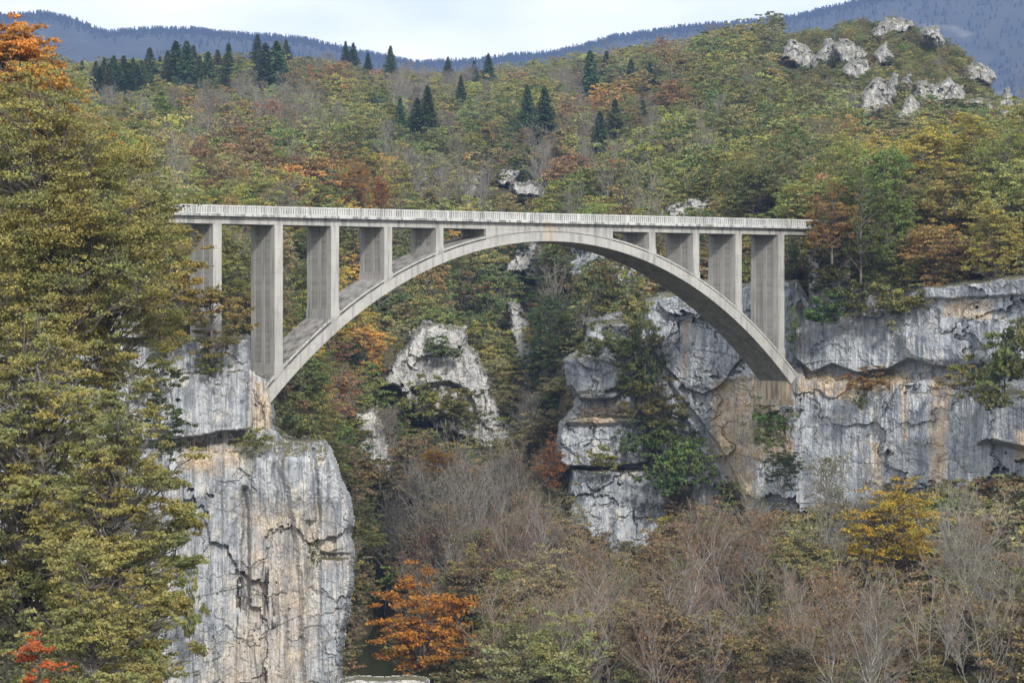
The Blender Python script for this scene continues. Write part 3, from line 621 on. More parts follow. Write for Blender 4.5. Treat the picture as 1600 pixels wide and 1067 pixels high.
def gen_bare(seed, H, R, nb, stems=1, leaf_n=0, thick=1.):
    rng = np.random.default_rng(seed); S = []; T = []; tips = []
    for st in range(stems):
        bx = rng.normal(size=2) * .25 * (stems > 1); ln = rng.normal(size=2) * (.05 + .10 * (stems > 1)) * H; h = H * rng.uniform(.78, 1.) if stems > 1 else H
        k = 9; tr = [np.array([bx[0] + ln[0] * (i / k) ** 1.4, bx[1] + ln[1] * (i / k) ** 1.4, h * i / k]) + rng.normal(size=3) * .012 * H * (i > 0) for i in range(k + 1)]
        poly_segs(tr, .0085 * H * thick / stems ** .4, .002 * H, S)
        for b in range(nb // stems):
            t = rng.uniform(.28, .97) ** .9; q = t * k; i = min(int(q), k - 1); a = tr[i] * (1 - (q - i)) + tr[i + 1] * (q - i)
            az = rng.uniform(0, 6.28); el = rng.uniform(.45, 1.15); ln_b = R * (1.25 - .8 * t) * rng.uniform(.6, 1.2)
            d = np.array([math.cos(az) * math.cos(el), math.sin(az) * math.cos(el), math.sin(el)]); pts = [a]
            for j in range(4):
                d = d + rng.normal(size=3) * .16; d[2] += .08; d /= np.linalg.norm(d); pts.append(pts[-1] + d * ln_b / 4 * 1.5)
            poly_segs(pts, .0042 * H * thick * (1.2 - t), .0012 * H, S)
            for j in range(7):
                u = rng.uniform(.25, 1) * 4; i2 = min(int(u), 3); a2 = pts[i2] * (1 - (u - i2)) + pts[i2 + 1] * (u - i2)
                d2 = d + rng.normal(size=3) * .55; d2[2] += .35; d2 /= np.linalg.norm(d2); l2 = ln_b * rng.uniform(.25, .5); m2 = a2 + d2 * l2 * .5 + rng.normal(size=3) * .03; e2 = a2 + d2 * l2 + rng.normal(size=3) * .08; e2[2] += .06 * l2
                T.append((a2, m2, .016, .011)); T.append((m2, e2, .011, .008)); tips.append(e2)
                for m in range(5):
                    v = rng.uniform(.2, 1); a3 = a2 * (1 - v) + e2 * v; d3 = d2 + rng.normal(size=3) * .6; d3[2] += .3; d3 /= np.linalg.norm(d3)
                    T.append((a3, a3 + d3 * l2 * rng.uniform(.25, .55), .010, .006))
    Vb, Qb = prisms([s[0] for s in S], [s[1] for s in S], np.array([s[2] for s in S]), np.array([s[3] for s in S]), 4)
    Vt, Qt = prisms([s[0] for s in T], [s[1] for s in T], np.array([s[2] for s in T]), np.array([s[3] for s in T]), 3)
    tips = np.array(tips)
    C = tips[rng.integers(0, len(tips), leaf_n)] + rng.normal(size=(leaf_n, 3)) * .25 if leaf_n else np.zeros((0, 3))
    Vl, Ql = leaves(C, .15, rng) if leaf_n else (np.zeros((0, 3)), np.zeros((0, 4), int))
    return Vb, Qb, Vt, Qt, Vl, Ql, rng.uniform(size=leaf_n)
def gen_conifer(seed, H, R, n=420, leaf=.5):
    rng = np.random.default_rng(seed); S = []; C = []; D = []
    poly_segs([np.array([0, 0, z]) for z in np.linspace(0, H, 6)], .014 * H, .002 * H, S)
    for i in range(n):
        t = rng.uniform(.06, 1) ** .85; z = H * t; az = rng.uniform(0, 6.28); r = R * (1 - t) ** .8 * rng.uniform(.65, 1.15) + .15
        o = np.array([math.cos(az), math.sin(az), 0.]); a = np.array([0, 0, z]); e_ = a + o * r - np.array([0, 0, r * rng.uniform(.15, .5)])
        S.append((a, e_, .03, .01)); m = max(2, int(r / R * 9))
        for j in range(m):
            u = (j + rng.uniform(.3, 1)) / m; C.append(a * (1 - u) + e_ * u + rng.normal(size=3) * .12 * np.array([1, 1, .6])); D.append((e_ - a) / (np.linalg.norm(e_ - a) + 1e-6) - np.array([0, 0, .2]))
    C = np.array(C); D = np.array(D); Vl, Ql = leaves(C, leaf, rng, up=.8, long=2., out_dir=D * 1.2)
    Vb, Qb = prisms([s[0] for s in S], [s[1] for s in S], np.array([s[2] for s in S]), np.array([s[3] for s in S]), 3)
    cl = np.clip(.5 + .5 * vnoise(C[:, 0] * .9, C[:, 1] * .9, C[:, 2] * .9, seed), 0, 1)
    return Vb, Qb, Vl, Ql, np.clip(cl * .6 + rng.uniform(size=len(C)) * .4, 0, 1)
def two(name, t, leafmat=None, bark=None):
    """(trunk mesh, crown mesh) and the same as one mesh"""
    Vb, Qb, Vl, Ql, sh = t; leafmat = leafmat or LEAF; bark = bark or BARK
    tm = mk('trunk', Vb, Qb, mats=[bark])
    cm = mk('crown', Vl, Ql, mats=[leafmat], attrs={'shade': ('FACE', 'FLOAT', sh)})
    return tm, cm
def one(name, t, leafmat=None, bark=None):
    Vb, Qb, Vl, Ql, sh = t
    return mk(name, np.concatenate([Vb, Vl]), np.concatenate([Qb, Ql + len(Vb)]), mats=[bark or BARK, leafmat or LEAF], midx=[0] * len(Qb) + [1] * len(Ql),
              attrs={'shade': ('FACE', 'FLOAT', np.concatenate([np.zeros(len(Qb)), sh]))})
def bare_meshes(t):
    Vb, Qb, Vt, Qt, Vl, Ql, sh = t
    tm = mk('trunk', Vb, Qb, mats=[BARKL])
    V = np.concatenate([Vt, Vl]); Q = np.concatenate([Qt, Ql + len(Vt)]) if len(Vl) else Qt
    cm = mk('crown', V, Q, mats=[TWIG, LEAF], midx=[0] * len(Qt) + [1] * len(Ql), attrs={'shade': ('FACE', 'FLOAT', np.concatenate([np.zeros(len(Qt)), sh]))})
    return tm, cm
def join_bare(name, t):
    Vb, Qb, Vt, Qt, Vl, Ql, sh = t; V = np.concatenate([Vb, Vt, Vl]); Q = np.concatenate([Qb, Qt + len(Vb), Ql + len(Vb) + len(Vt)]) if len(Vl) else np.concatenate([Qb, Qt + len(Vb)])
    return mk(name, V, Q, mats=[BARKL, TWIG, LEAF], midx=[0] * len(Qb) + [1] * len(Qt) + [2] * len(Ql), attrs={'shade': ('FACE', 'FLOAT', np.concatenate([np.zeros(len(Qb) + len(Qt)), sh]))})

MIDH = 12.
MID = [two('m', gen_leafy(100 + i, MIDH, 3.9 + .35 * (i % 3), 1.8 + .5 * (i % 2), 40 + 3 * i, 11500, .185, flat=.7, spread=.18, lean=.03 * (i % 3 - 1))) for i in range(7)]
FAR = [one('tree', gen_leafy(200 + i, MIDH, 3.9 + .4 * (i % 3), 1.2, 28 + 2 * i, 4200, .30, flat=.75, spread=.20, twigs=1)) for i in range(6)]
BAREG = [gen_bare(300 + i, 13., 3.5, 44, 1 + (i % 3), [0, 700, 250, 1400, 0, 450, 1000][i]) for i in range(7)]
BARE = [bare_meshes(b) for b in BAREG]; BAREF = [join_bare('bare_tree', b) for b in BAREG[:5]]
CONI = [two('c', gen_conifer(400 + i, 18., 5.0 + .7 * (i % 2), 800, .6), NEEDLE) for i in range(4)]
BUSH = [one('bush', gen_leafy(500 + i, 2.6, 1.7, .1, 16, 1700, .17, flat=.8, spread=.27, twigs=1, hollow=.1)) for i in range(4)]

# ------------------------------------------------------------------ tree colours and what grows where
OLIVE, YGREEN, GREEN, DGREEN = (.155, .160, .060), (.215, .21, .068), (.100, .130, .052), (.042, .060, .030)
ORANGE, RUST, BROWN, GOLD, PINK = (.33, .19, .07), (.175, .115, .07), (.18, .15, .085), (.36, .25, .06), (.34, .22, .15)
CN = {OLIVE: 'olive', YGREEN: 'yellow green', GREEN: 'green', DGREEN: 'dark green', ORANGE: 'orange', RUST: 'rust red', BROWN: 'brown', GOLD: 'golden', PINK: 'pale pinkish'}
# (px, py, rx, ry, colour or 'bare', weight)
ZN = [(820, 200, 2000, 900, OLIVE, 1.0), (820, 200, 2000, 900, GREEN, .55), (820, 200, 2000, 900, BROWN, .28), (820, 200, 2000, 900, 'bare', .16), (820, 200, 2000, 900, YGREEN, .65), (820, 200, 2000, 900, RUST, .06), (820, 200, 2000, 900, GOLD, .03),
      (510, 105, 70, 40, RUST, 2.5), (640, 110, 90, 35, BROWN, 1.5), (650, 150, 120, 40, 'bare', 1.6), (370, 250, 90, 60, RUST, 2.), (440, 285, 60, 30, RUST, 2), (430, 180, 70, 30, 'bare', 2.5), (330, 180, 60, 50, 'bare', 1.2),
      (465, 275, 30, 25, ORANGE, 4), (555, 275, 35, 35, ORANGE, 6), (600, 300, 25, 25, ORANGE, 5), (690, 290, 70, 35, 'bare', 5), (720, 210, 110, 35, GREEN, 4), (560, 210, 90, 40, OLIVE, 2), (890, 220, 45, 60, 'bare', 4), (890, 220, 45, 60, RUST, 1.5),
      (780, 150, 60, 25, YGREEN, 3), (960, 155, 30, 12, ORANGE, 4), (920, 160, 30, 14, BROWN, 3), (1100, 110, 200, 50, BROWN, 1.3), (1200, 240, 160, 80, GREEN, 2.5), (1150, 180, 120, 50, OLIVE, 2), (1400, 100, 180, 80, BROWN, 1.6), (1400, 60, 180, 60, OLIVE, 1.5),
      (1170, 315, 90, 18, BROWN, 3), (1110, 300, 50, 20, YGREEN, 2), (1290, 320, 40, 40, PINK, 1.5), (1380, 290, 90, 60, GREEN, 3), (1430, 230, 110, 35, YGREEN, 5), (1520, 360, 80, 60, BROWN, 2.0), (1520, 300, 100, 60, OLIVE, 2), (1280, 345, 30, 25, ORANGE, 4),
      (420, 370, 50, 40, YGREEN, 2), (380, 400, 30, 35, RUST, 3), (460, 370, 25, 20, ORANGE, 4), (460, 440, 40, 60, GREEN, 2.), (550, 380, 60, 30, BROWN, 2), (550, 510, 60, 45, ORANGE, 1.6), (540, 560, 60, 40, RUST, 2.5), (500, 540, 40, 30, GOLD, 1.5), (640, 440, 60, 50, GREEN, 3), (700, 430, 45, 30, RUST, 3), (690, 410, 30, 20, ORANGE, 2),
      (820, 450, 90, 50, DGREEN, 5), (640, 620, 60, 50, OLIVE, 4), (490, 650, 60, 30, GREEN, 4), (490, 620, 40, 30, DGREEN, 2), (870, 560, 40, 40, 'bare', 4), (760, 430, 40, 50, GREEN, 2), (840, 650, 60, 40, GREEN, 3), (840, 680, 50, 20, RUST, 3), (740, 500, 30, 60, BROWN, 2),
      (720, 800, 160, 110, 'bare', 14), (600, 750, 50, 60, 'bare', 4), (590, 850, 50, 40, OLIVE, 6), (940, 820, 90, 60, 'bare', 5),
      (1100, 960, 260, 90, 'bare', 13), (1400, 950, 260, 110, 'bare', 13), (1300, 960, 400, 90, OLIVE, 1.5), (1300, 960, 400, 90, BROWN, 2.2), (1300, 960, 400, 90, RUST, 1.2), (1050, 880, 110, 40, RUST, 4), (1050, 880, 110, 60, BROWN, 3), (1250, 790, 120, 40, OLIVE, 1.5), (1250, 800, 160, 70, 'bare', 9), (1480, 820, 90, 50, OLIVE, 3), (1500, 800, 100, 60, 'bare', 8), (780, 980, 60, 50, OLIVE, 4), (1180, 1000, 60, 50, OLIVE, 1), (980, 900, 90, 50, 'bare', 8)]
rng = np.random.default_rng(7); random.seed(7)
def pick(px, py):
    w_ = [z[5] * math.exp(-((px - z[0]) / z[2]) ** 2 - ((py - z[1]) / z[3]) ** 2) for z in ZN]
    tot = sum(w_); r = rng.uniform() * tot
    for z, ww in zip(ZN, w_):
        r -= ww
        if r <= 0: return z[4]
    return OLIVE
def jitter(c, a=.18):
    k = 1.72 * (1 + rng.normal() * a); c = tuple(v * .82 + m_ * .18 for v, m_ in zip(c, (.165, .155, .08))) if c[0] > .08 else c; return tuple(max(.01, v * k * (1 + rng.normal() * .08)) for v in c)
BARE_T = [(.25, .235, .205), (.23, .20, .165), (.23, .18, .13), (.21, .20, .175), (.19, .18, .11)]

# candidate list: (class, px, py_mid, Y, z, H, colour)
CAND = []
CF = [(150, 100, 34, 700), (163, 95, 40, 700), (178, 92, 42, 690), (193, 92, 40, 700), (208, 95, 38, 690), (222, 98, 30, 700), (234, 80, 44, 760), (275, 72, 62, 690), (292, 72, 66, 680), (325, 88, 60, 680), (357, 74, 50, 740), (302, 76, 40, 780),
      (402, 58, 36, 860), (415, 75, 64, 680), (432, 72, 66, 680), (400, 84, 44, 760), (447, 66, 30, 860), (540, 68, 28, 850), (552, 70, 26, 850), (610, 76, 36, 820), (700, 92, 24, 900), (741, 98, 24, 860), (763, 88, 34, 840), (720, 122, 32, 720),
      (625, 158, 34, 620), (652, 158, 42, 610), (668, 140, 54, 610), (824, 138, 46, 640), (851, 144, 66, 600), (922, 85, 50, 760), (948, 85, 42, 780), (986, 98, 44, 740), (1016, 102, 42, 740), (937, 180, 60, 560), (961, 162, 56, 590), (1036, 135, 30, 680), (1004, 160, 30, 650),
      (1176, 40, 26, 730), (1042, 78, 18, 800), (1585, 160, 34, 640), (575, 85, 20, 850), (250, 90, 22, 800), (128, 98, 30, 720), (340, 82, 34, 800),
      (156, 108, 36, 690), (170, 104, 40, 680), (186, 106, 38, 690), (201, 104, 40, 685), (215, 106, 36, 690), (229, 96, 40, 720), (262, 84, 40, 740), (312, 92, 44, 700), (440, 84, 50, 700), (409, 86, 56, 690)]
for _x, _t, _h, _Y in CF: CLEAR.append(([(_x - _h * .1, _t + 6), (_x + _h * .1, _t + 6), (_x + _h * .16, _t + _h * .75), (_x - _h * .16, _t + _h * .75)], _Y))
def scatter(px0, px1, Y0_, Y1_, sp, hmul=1., keep=lambda x, y, Y: True, bottom=1100, force=None):
    cl = [(q, Yq) for q, Yq in CLEAR if Yq > Y0_]
    def hides(px, z, H, Y):
        for q, Yq in cl:
            if Y >= Yq: continue
            ax = [p[0] for p in q]
            if not min(ax) - 25 < px < max(ax) + 25: continue
            yy = np.array([HOR - (z + H * t) * FPX / Y for t in (.45, .7, .9)]); r = H * .14 * FPX / Y
            if (sdf(q, np.full(3, px), yy) > -r).any(): return True
        return False
    y = Y0_
    while y < Y1_:
        xa, xb = (px0 - 800) * y / FPX, (px1 - 800) * y / FPX; x = xa + rng.uniform(0, sp)
        while x < xb:
            X_, Y_ = x + rng.normal() * sp * .3, y + rng.normal() * sp * .3; px = 800 + X_ * FPX / Y_
            z = float(ground(px, Y_)); H = MIDH * hmul * rng.uniform(.65, 1.15); pm = HOR - (z + H * .6) * FPX / Y_
            if pm < bottom and keep(px, pm, Y_) and not hides(px, z, H, Y_):
                c = force or pick(px, pm); CAND.append(('bare' if c == 'bare' else 'leafy', px, pm, Y_, z, H, c))
            x += sp * rng.uniform(.8, 1.25)
        y += sp * .9
riv = lambda px, Y: 560 < px < 625 and Y < 345
knoll = lambda px, pm, Y: not (px > 1215 and pm < 205 and Y > 520)
scatter(-300, 1950, 500, 1000, 7.2, 1.0, knoll)
scatter(-300, 1950, 330, 500, 6.2, 1.0, lambda px, pm, Y: (px > 1240 or Y > 345 or px < 800))
scatter(1200, 1680, 560, 760, 4.6, .36, lambda px, pm, Y: not knoll(px, pm, Y) and not any(min(p[0] for p in pl) - 4 < px < max(p[0] for p in pl) + 4 and min(p[1] for p in pl) - 3 < pm < max(p[1] for p in pl) + 7 for pl, _l in KN))
scatter(430, 900, 262, 330, 5.4, .9, lambda px, pm, Y: not riv(px, Y) and not (px < 560 and Y < 275) and not(px > 560 and Y < 300 and px < 700))
scatter(640, 1950, 178, 312, 5.4, 1.0, lambda px, pm, Y: (pm > 745 or (px < 880 and pm > 700)) and float(ground(px, Y)) < -20 and not (px < 760 and Y < 262))
scatter(1238, 1980, 236, 330, 5.2, .95, lambda px, pm, Y: float(ground(px, Y)) > -1)
scatter(-600, 390, 216, 330, 6., .95, lambda px, pm, Y: float(ground(px, Y)) > -6 and not (px > 255 and Y < 262))
scatter(-200, 260, 130, 215, 7., 1.15, lambda px, pm, Y: px < 210 or Y < 160, force=GREEN)

scatter(-700, -60, 92, 210, 6.5, 1.5, bottom=2000)
GROUPS = {'leafy': [], 'bare': []}; OUT = {'leafy': [], 'bare': []}
for c in CAND: (GROUPS if -40 < c[1] < 1640 else OUT)[c[0]].append(c)
SMALL = []
def split(lst, n):
    lst = sorted(lst, key=lambda c: -c[5] / c[3]); return lst[:n], lst[n:]
lf_i, lf_s = split(GROUPS['leafy'], 285); br_i, br_s = split(GROUPS['bare'], 260)

# --- labels built from what each tree stands by
XB = [(150, 'behind the left trees'), (290, 'by the left bridge end'), (372, 'by the leftmost pier'), (460, 'by the tallest left pier'), (545, 'by the third left pier'), (625, 'by the fourth left pier'),
      (720, 'by the fifth left pier'), (800, 'left of the arch crown'), (900, 'at the arch crown'), (985, 'right of the arch crown'), (1055, 'by the short right pier'), (1110, 'by the second right pier'), (1165, 'by the third right pier'),
      (1245, 'by the rightmost pier'), (1340, 'just right of the bridge'), (1430, 'above the right cliff'), (1520, 'over the far right cliff'), (1700, 'at the right edge')]
def where(px, py, Y):
    if Y > 330 and py < 345 or (px < 390 and py < 480) or (px > 1235 and py < 470):
        v = 'near the ridge' if py < 120 else 'high on the hill' if py < 190 else 'halfway up the hill' if py < 255 else 'low on the hill'
        h = next(t for x, t in XB if px <= x)
        for a, b in (('by the', 'over the'), ('at the', 'over the')):
            if h.startswith(a): h = b + h[len(a):]; break
        h = {'left of the arch crown': 'left of the crown', 'right of the arch crown': 'right of the crown'}.get(h, h)
        return v, h
    if py < 700:
        v = 'under the bridge' if py < 480 else 'deep in the gorge'
        return v, next(t for x, t in XB if px <= x)
    h = ('by the left cliff foot' if px < 560 else 'by the river bend' if px < 660 else 'in the gorge bottom' if px < 800 else 'by the broken buttress foot' if px < 960 else 'below the arch right foot' if px < 1150 else 'below the right cliff' if px < 1320 else 'left of the golden tree' if px < 1400 else 'right of the golden tree' if px < 1510 else 'in the bottom right')
    v = 'upper row' if py < 800 else 'middle row' if py < 900 else 'lower row' if py < 1000 else 'lowest row'
    return v, h
ORD = ['first', 'second', 'third', 'fourth', 'fifth', 'sixth', 'seventh', 'eighth', 'ninth', 'tenth', 'eleventh', 'twelfth']
def label_all(items, noun, cname):
    d = {}
    for it in items:
        v, h = where(it[1], it[2], it[3]); d.setdefault((cname(it), v, h), []).append(it)
    res = {}
    for (cn, v, h), L_ in d.items():
        L_.sort(key=lambda c: c[1])
        for k, it in enumerate(L_):
            base_ = f'{cn} {noun} {v} {h}'
            res[id(it)] = base_ if len(L_) == 1 else f'{base_}, {ORD[min(k, 11)]} from left'
    return res
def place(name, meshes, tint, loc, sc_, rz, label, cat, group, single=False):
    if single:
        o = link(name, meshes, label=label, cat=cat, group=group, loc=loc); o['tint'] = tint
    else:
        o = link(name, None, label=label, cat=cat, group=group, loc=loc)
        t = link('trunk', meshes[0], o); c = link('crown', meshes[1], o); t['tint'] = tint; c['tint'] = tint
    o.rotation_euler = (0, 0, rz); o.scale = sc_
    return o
lab = label_all(lf_i, 'leafy tree', lambda it: CN[it[6]])
for k, it in enumerate(lf_i):
    _, px, pm, Y, z, H, c = it; far = Y > 400
    g = 'leafy trees on the wooded hillside' if pm < 345 else 'leafy trees in the gorge'
    s_ = H / MIDH; wv = s_ * rng.uniform(.9, 1.2)
    tc_ = jitter(c)
    if pm > 700: tc_ = tuple(v * .6 + g_ * .4 for v, g_ in zip(tc_, (.20, .165, .12)))
    place('leafy_tree', FAR[k % 6] if far else MID[k % 7], tc_, Wp(px, 0, Y)[:2] + (z - .3,), (wv, wv, s_), rng.uniform(0, 6.28), lab[id(it)], 'leafy tree', g, far)
lab = label_all(br_i, 'bare tree', lambda it: 'slender' if it[5] < 11 else 'tall')
for k, it in enumerate(br_i):
    _, px, pm, Y, z, H, c = it; far = Y > 400; g = 'bare trees on the hillside' if pm < 345 else 'bare trees in the gorge'
    s_ = H / MIDH; place('bare_tree', BAREF[k % 5] if far else BARE[k % 7], BARE_T[int(rng.integers(5))] if pm < 850 or rng.uniform() < .5 else (.24, .15, .095), Wp(px, 0, Y)[:2] + (z - .3,), (s_, s_, s_ * rng.uniform(.9, 1.2)), rng.uniform(0, 6.28), lab[id(it)], 'bare tree', g, far).rotation_euler.rotate(__import__('mathutils').Euler((rng.normal() * .07, rng.normal() * .07, 0)))

# --- the rest of the wood as stuff, instanced on points
def stuff(name, meshes, pts, label=None):
    """pts: rows of x, y, z, scale_xy, scale_z, rot, r, g, b"""
    pts = np.array(pts, float); pc = bpy.data.collections.new(name + '_kinds')
    for i, m in enumerate(meshes): pc.objects.link(bpy.data.objects.new(f'{name}_kind_{i}', m))
    n = len(pts); me = bpy.data.meshes.new(name); me.vertices.add(n); me.vertices.foreach_set('co', pts[:, :3].astype(np.float32).ravel())
    def A(nm, typ, arr, key='value'): a = me.attributes.new(nm, typ, 'POINT'); a.data.foreach_set(key, arr)
    A('scl', 'FLOAT_VECTOR', np.stack([pts[:, 3], pts[:, 3], pts[:, 4]], 1).astype(np.float32).ravel(), 'vector')
    A('rot', 'FLOAT_VECTOR', np.stack([0 * pts[:, 5], 0 * pts[:, 5], pts[:, 5]], 1).astype(np.float32).ravel(), 'vector')
    A('which', 'INT', rng.integers(0, len(meshes), n).astype(np.int32))
    A('tint', 'FLOAT_COLOR', np.concatenate([pts[:, 6:9], np.ones((n, 1))], 1).astype(np.float32).ravel(), 'color')
    o = link(name, me, kind='stuff', label=label)
    ng = bpy.data.node_groups.new(name + '_scatter', 'GeometryNodeTree')
    ng.interface.new_socket('Geometry', in_out='INPUT', socket_type='NodeSocketGeometry'); ng.interface.new_socket('Geometry', in_out='OUTPUT', socket_type='NodeSocketGeometry')
    N = ng.nodes.new; gi, go = N('NodeGroupInput'), N('NodeGroupOutput'); mp_ = N('GeometryNodeMeshToPoints'); ip = N('GeometryNodeInstanceOnPoints'); ci = N('GeometryNodeCollectionInfo')
    ci.inputs['Collection'].default_value = pc; ci.inputs['Separate Children'].default_value = True; ci.inputs['Reset Children'].default_value = True; ip.inputs['Pick Instance'].default_value = True
    def at(nm, dt): a = N('GeometryNodeInputNamedAttribute'); a.data_type = dt; a.inputs[0].default_value = nm; return a.outputs[0]
    K = ng.links.new; K(gi.outputs[0], mp_.inputs[0]); K(mp_.outputs[0], ip.inputs['Points']); K(ci.outputs[0], ip.inputs['Instance'])
    K(at('which', 'INT'), ip.inputs['Instance Index']); K(at('scl', 'FLOAT_VECTOR'), ip.inputs['Scale'])
    er = N('FunctionNodeEulerToRotation'); K(at('rot', 'FLOAT_VECTOR'), er.inputs[0]); K(er.outputs[0], ip.inputs['Rotation']); K(ip.outputs[0], go.inputs[0])
    md = o.modifiers.new('scatter', 'NODES'); md.node_group = ng
    return o
def rows(lst, col=None):
    r = []
    for it in lst:
        _, px, pm, Y, z, H, c = it; s_ = H / MIDH; wv = s_ * rng.uniform(.9, 1.25); t = jitter(c) if c != 'bare' else BARE_T[int(rng.integers(5))]
        r.append([*Wp(px, 0, Y)[:2], z - .3, wv, s_, rng.uniform(0, 6.28), *t])
    return r
stuff('distant_woodland', FAR, rows(lf_s + OUT['leafy'])); stuff('distant_bare_woodland', BAREF, rows(br_s + OUT['bare']))
# undergrowth
ug = []
def under(px0, px1, Ya, Yb, n, cond, smin=.5, smax=1.5):
    for i in range(n):
        Y = rng.uniform(Ya, Yb); px = rng.uniform(px0, px1); z = float(ground(px, Y))
        if not cond(px, Y, z): continue
        c = ([OLIVE, GREEN, BROWN, DGREEN, BROWN] if Y > 345 or Y < 150 else [BROWN, OLIVE, (.15, .12, .09), BROWN, (.12, .11, .07)])[int(rng.integers(5))]; s_ = rng.uniform(smin, smax)
        ug.append([*Wp(px, 0, Y)[:2], z - .2, s_ * 1.2, s_, rng.uniform(0, 6.28), *jitter([v * .95 for v in c])])
under(430, 1900, 165, 345, 5400, lambda px, Y, z: not riv(px, Y) and z > -43)
under(200, 1900, 345, 560, 6000, lambda px, Y, z: True)
under(1200, 1640, 560, 760, 2200, lambda px, Y, z: True, .4, 1.0)
under(-100, 430, 246, 345, 700, lambda px, Y, z: z > -7)
stuff('undergrowth', BUSH, ug)

# --- conifers, one by one
CF.sort(); 
for k, (px, top, hp, Y) in enumerate(CF):
    top -= hp * .1; H = hp * 1.5 * Y / FPX; z = zf(top + hp * 1.5, Y); v, h = where(px, CF[k][1] + hp / 2, Y)
    same = [q for q in CF if where(q[0], q[1] + q[2] / 2, q[3]) == (v, h)]
    lb = f'dark conifer {v} {h}' + ('' if len(same) == 1 else f', {ORD[same.index(CF[k])]} from left')
    s_ = H / 18.; place('conifer', CONI[k % 4], jitter((.046, .066, .036), .16), (*Wp(px, 0, Y)[:2], z), (s_ * (1.0 + .35 * (k * .37 % 1)), s_ * (1.0 + .35 * (k * .37 % 1)), s_), rng.uniform(0, 6.28), lb, 'conifer', 'dark conifers on the wooded hillside')

# --- striking single trees and ledge bushes (px, py centre, width px, height px, depth, colour, label)
def solo(px, py, wpx, hpx, Y, col, label, kind='leafy', seed=0, group=None, n=6500, leaf=.22, mesh=None):
    H = hpx * Y / FPX * 1.15; z = zf(py + hpx * .62, Y); m = mesh or MID[seed % 7]
    s_ = H / MIDH; wv = wpx * Y / FPX / 10.5
    return place('leafy_tree', m, col, (*Wp(px, 0, Y)[:2], z), (wv, wv, s_), rng.uniform(0, 6.28), label, 'leafy tree', group)
ORANGE_MESH = two('m', gen_leafy(150, MIDH, 4.2, 2., 60, 12000, .2, flat=.3, spread=.2, hollow=.2))
GOLD_MESH = two('m', gen_leafy(151, MIDH, 4.4, 1.5, 60, 14000, .2, flat=.45, spread=.18, hollow=.2))
solo(662, 992, 200, 195, 252, (.44, .20, .05), 'bright orange tree leaning over the river bend', mesh=ORANGE_MESH)
solo(1398, 828, 165, 155, 236, (.42, .30, .06), 'large golden tree in front of the right cliff', mesh=GOLD_MESH)
solo(685, 722, 70, 50, 318, (.42, .24, .04), 'small golden tree above the bare trees of the gorge', seed=2)
solo(858, 730, 60, 90, 306, (.25, .115, .05), 'rust red tree touching the left edge of the right buttress', seed=3)
solo(935, 1050, 80, 70, 225, (.42, .17, .03), 'low orange tree at the bottom edge', seed=4)
solo(555, 285, 60, 70, 470, (.37, .20, .06), 'orange tree above the fourth pier', seed=5)
solo(598, 305, 46, 50, 465, (.36, .15, .05), 'red orange tree touching the railing above the fourth pier', seed=6)
solo(470, 275, 60, 60, 480, (.36, .15, .05), 'dull orange tree above the third pier', seed=1)
solo(1310, 380, 120, 150, 284, (.15, .14, .05), 'olive tree hiding the right end of the bridge', seed=3)
solo(1345, 350, 100, 150, 281, (.10, .12, .045), 'green tree standing behind the cliff edge right of the bridge', seed=4)
solo(1282, 430, 70, 80, 286, (.07, .085, .035), 'dark green tree under the right end of the deck', seed=0)
solo(1300, 345, 90, 110, 280, (.29, .18, .085), 'salmon orange tree at the right end of the railing', seed=1)
solo(1225, 735, 70, 70, 286, (.05, .068, .028), 'dark green tree at the foot of the right cliff', seed=5)
solo(1565, 905, 90, 60, 225, (.035, .055, .025), 'dark green tree near the right edge of the forest', seed=2)
for k, (px, py, wp_, hp_, Y, c, lb) in enumerate([
    (1385, 310, 150, 170, 288, (.13, .175, .06), 'broad green tree rising above the right cliff beside the bridge'), (1350, 385, 130, 130, 285, (.105, .14, .05), 'green tree overhanging the cliff next to the bridge end'),
    (1440, 235, 140, 100, 300, (.33, .28, .08), 'yellow topped tree under the white knoll rocks'), (1500, 320, 140, 120, 290, (.24, .20, .075), 'olive brown tree high over the right cliff'),
    (1575, 270, 130, 140, 290, (.17, .19, .065), 'large green tree at the upper right edge'), (1455, 400, 140, 110, 281, (.25, .17, .075), 'russet olive tree on the edge of the right cliff'),
    (1560, 385, 140, 120, 272, (.26, .23, .07), 'yellow olive tree on the cliff edge at the right'), (1520, 215, 120, 80, 305, (.30, .27, .085), 'pale yellow tree right of the knoll rocks foot'),
    (1395, 415, 110, 90, 283, (.12, .14, .05), 'low green tree hanging over the right cliff'), (1310, 440, 80, 60, 285, (.085, .10, .04), 'dark green tree at the cliff corner by the rightmost pier')]):
    solo(px, py, wp_, hp_, Y, tuple(v * 1.4 for v in c), lb, seed=k)
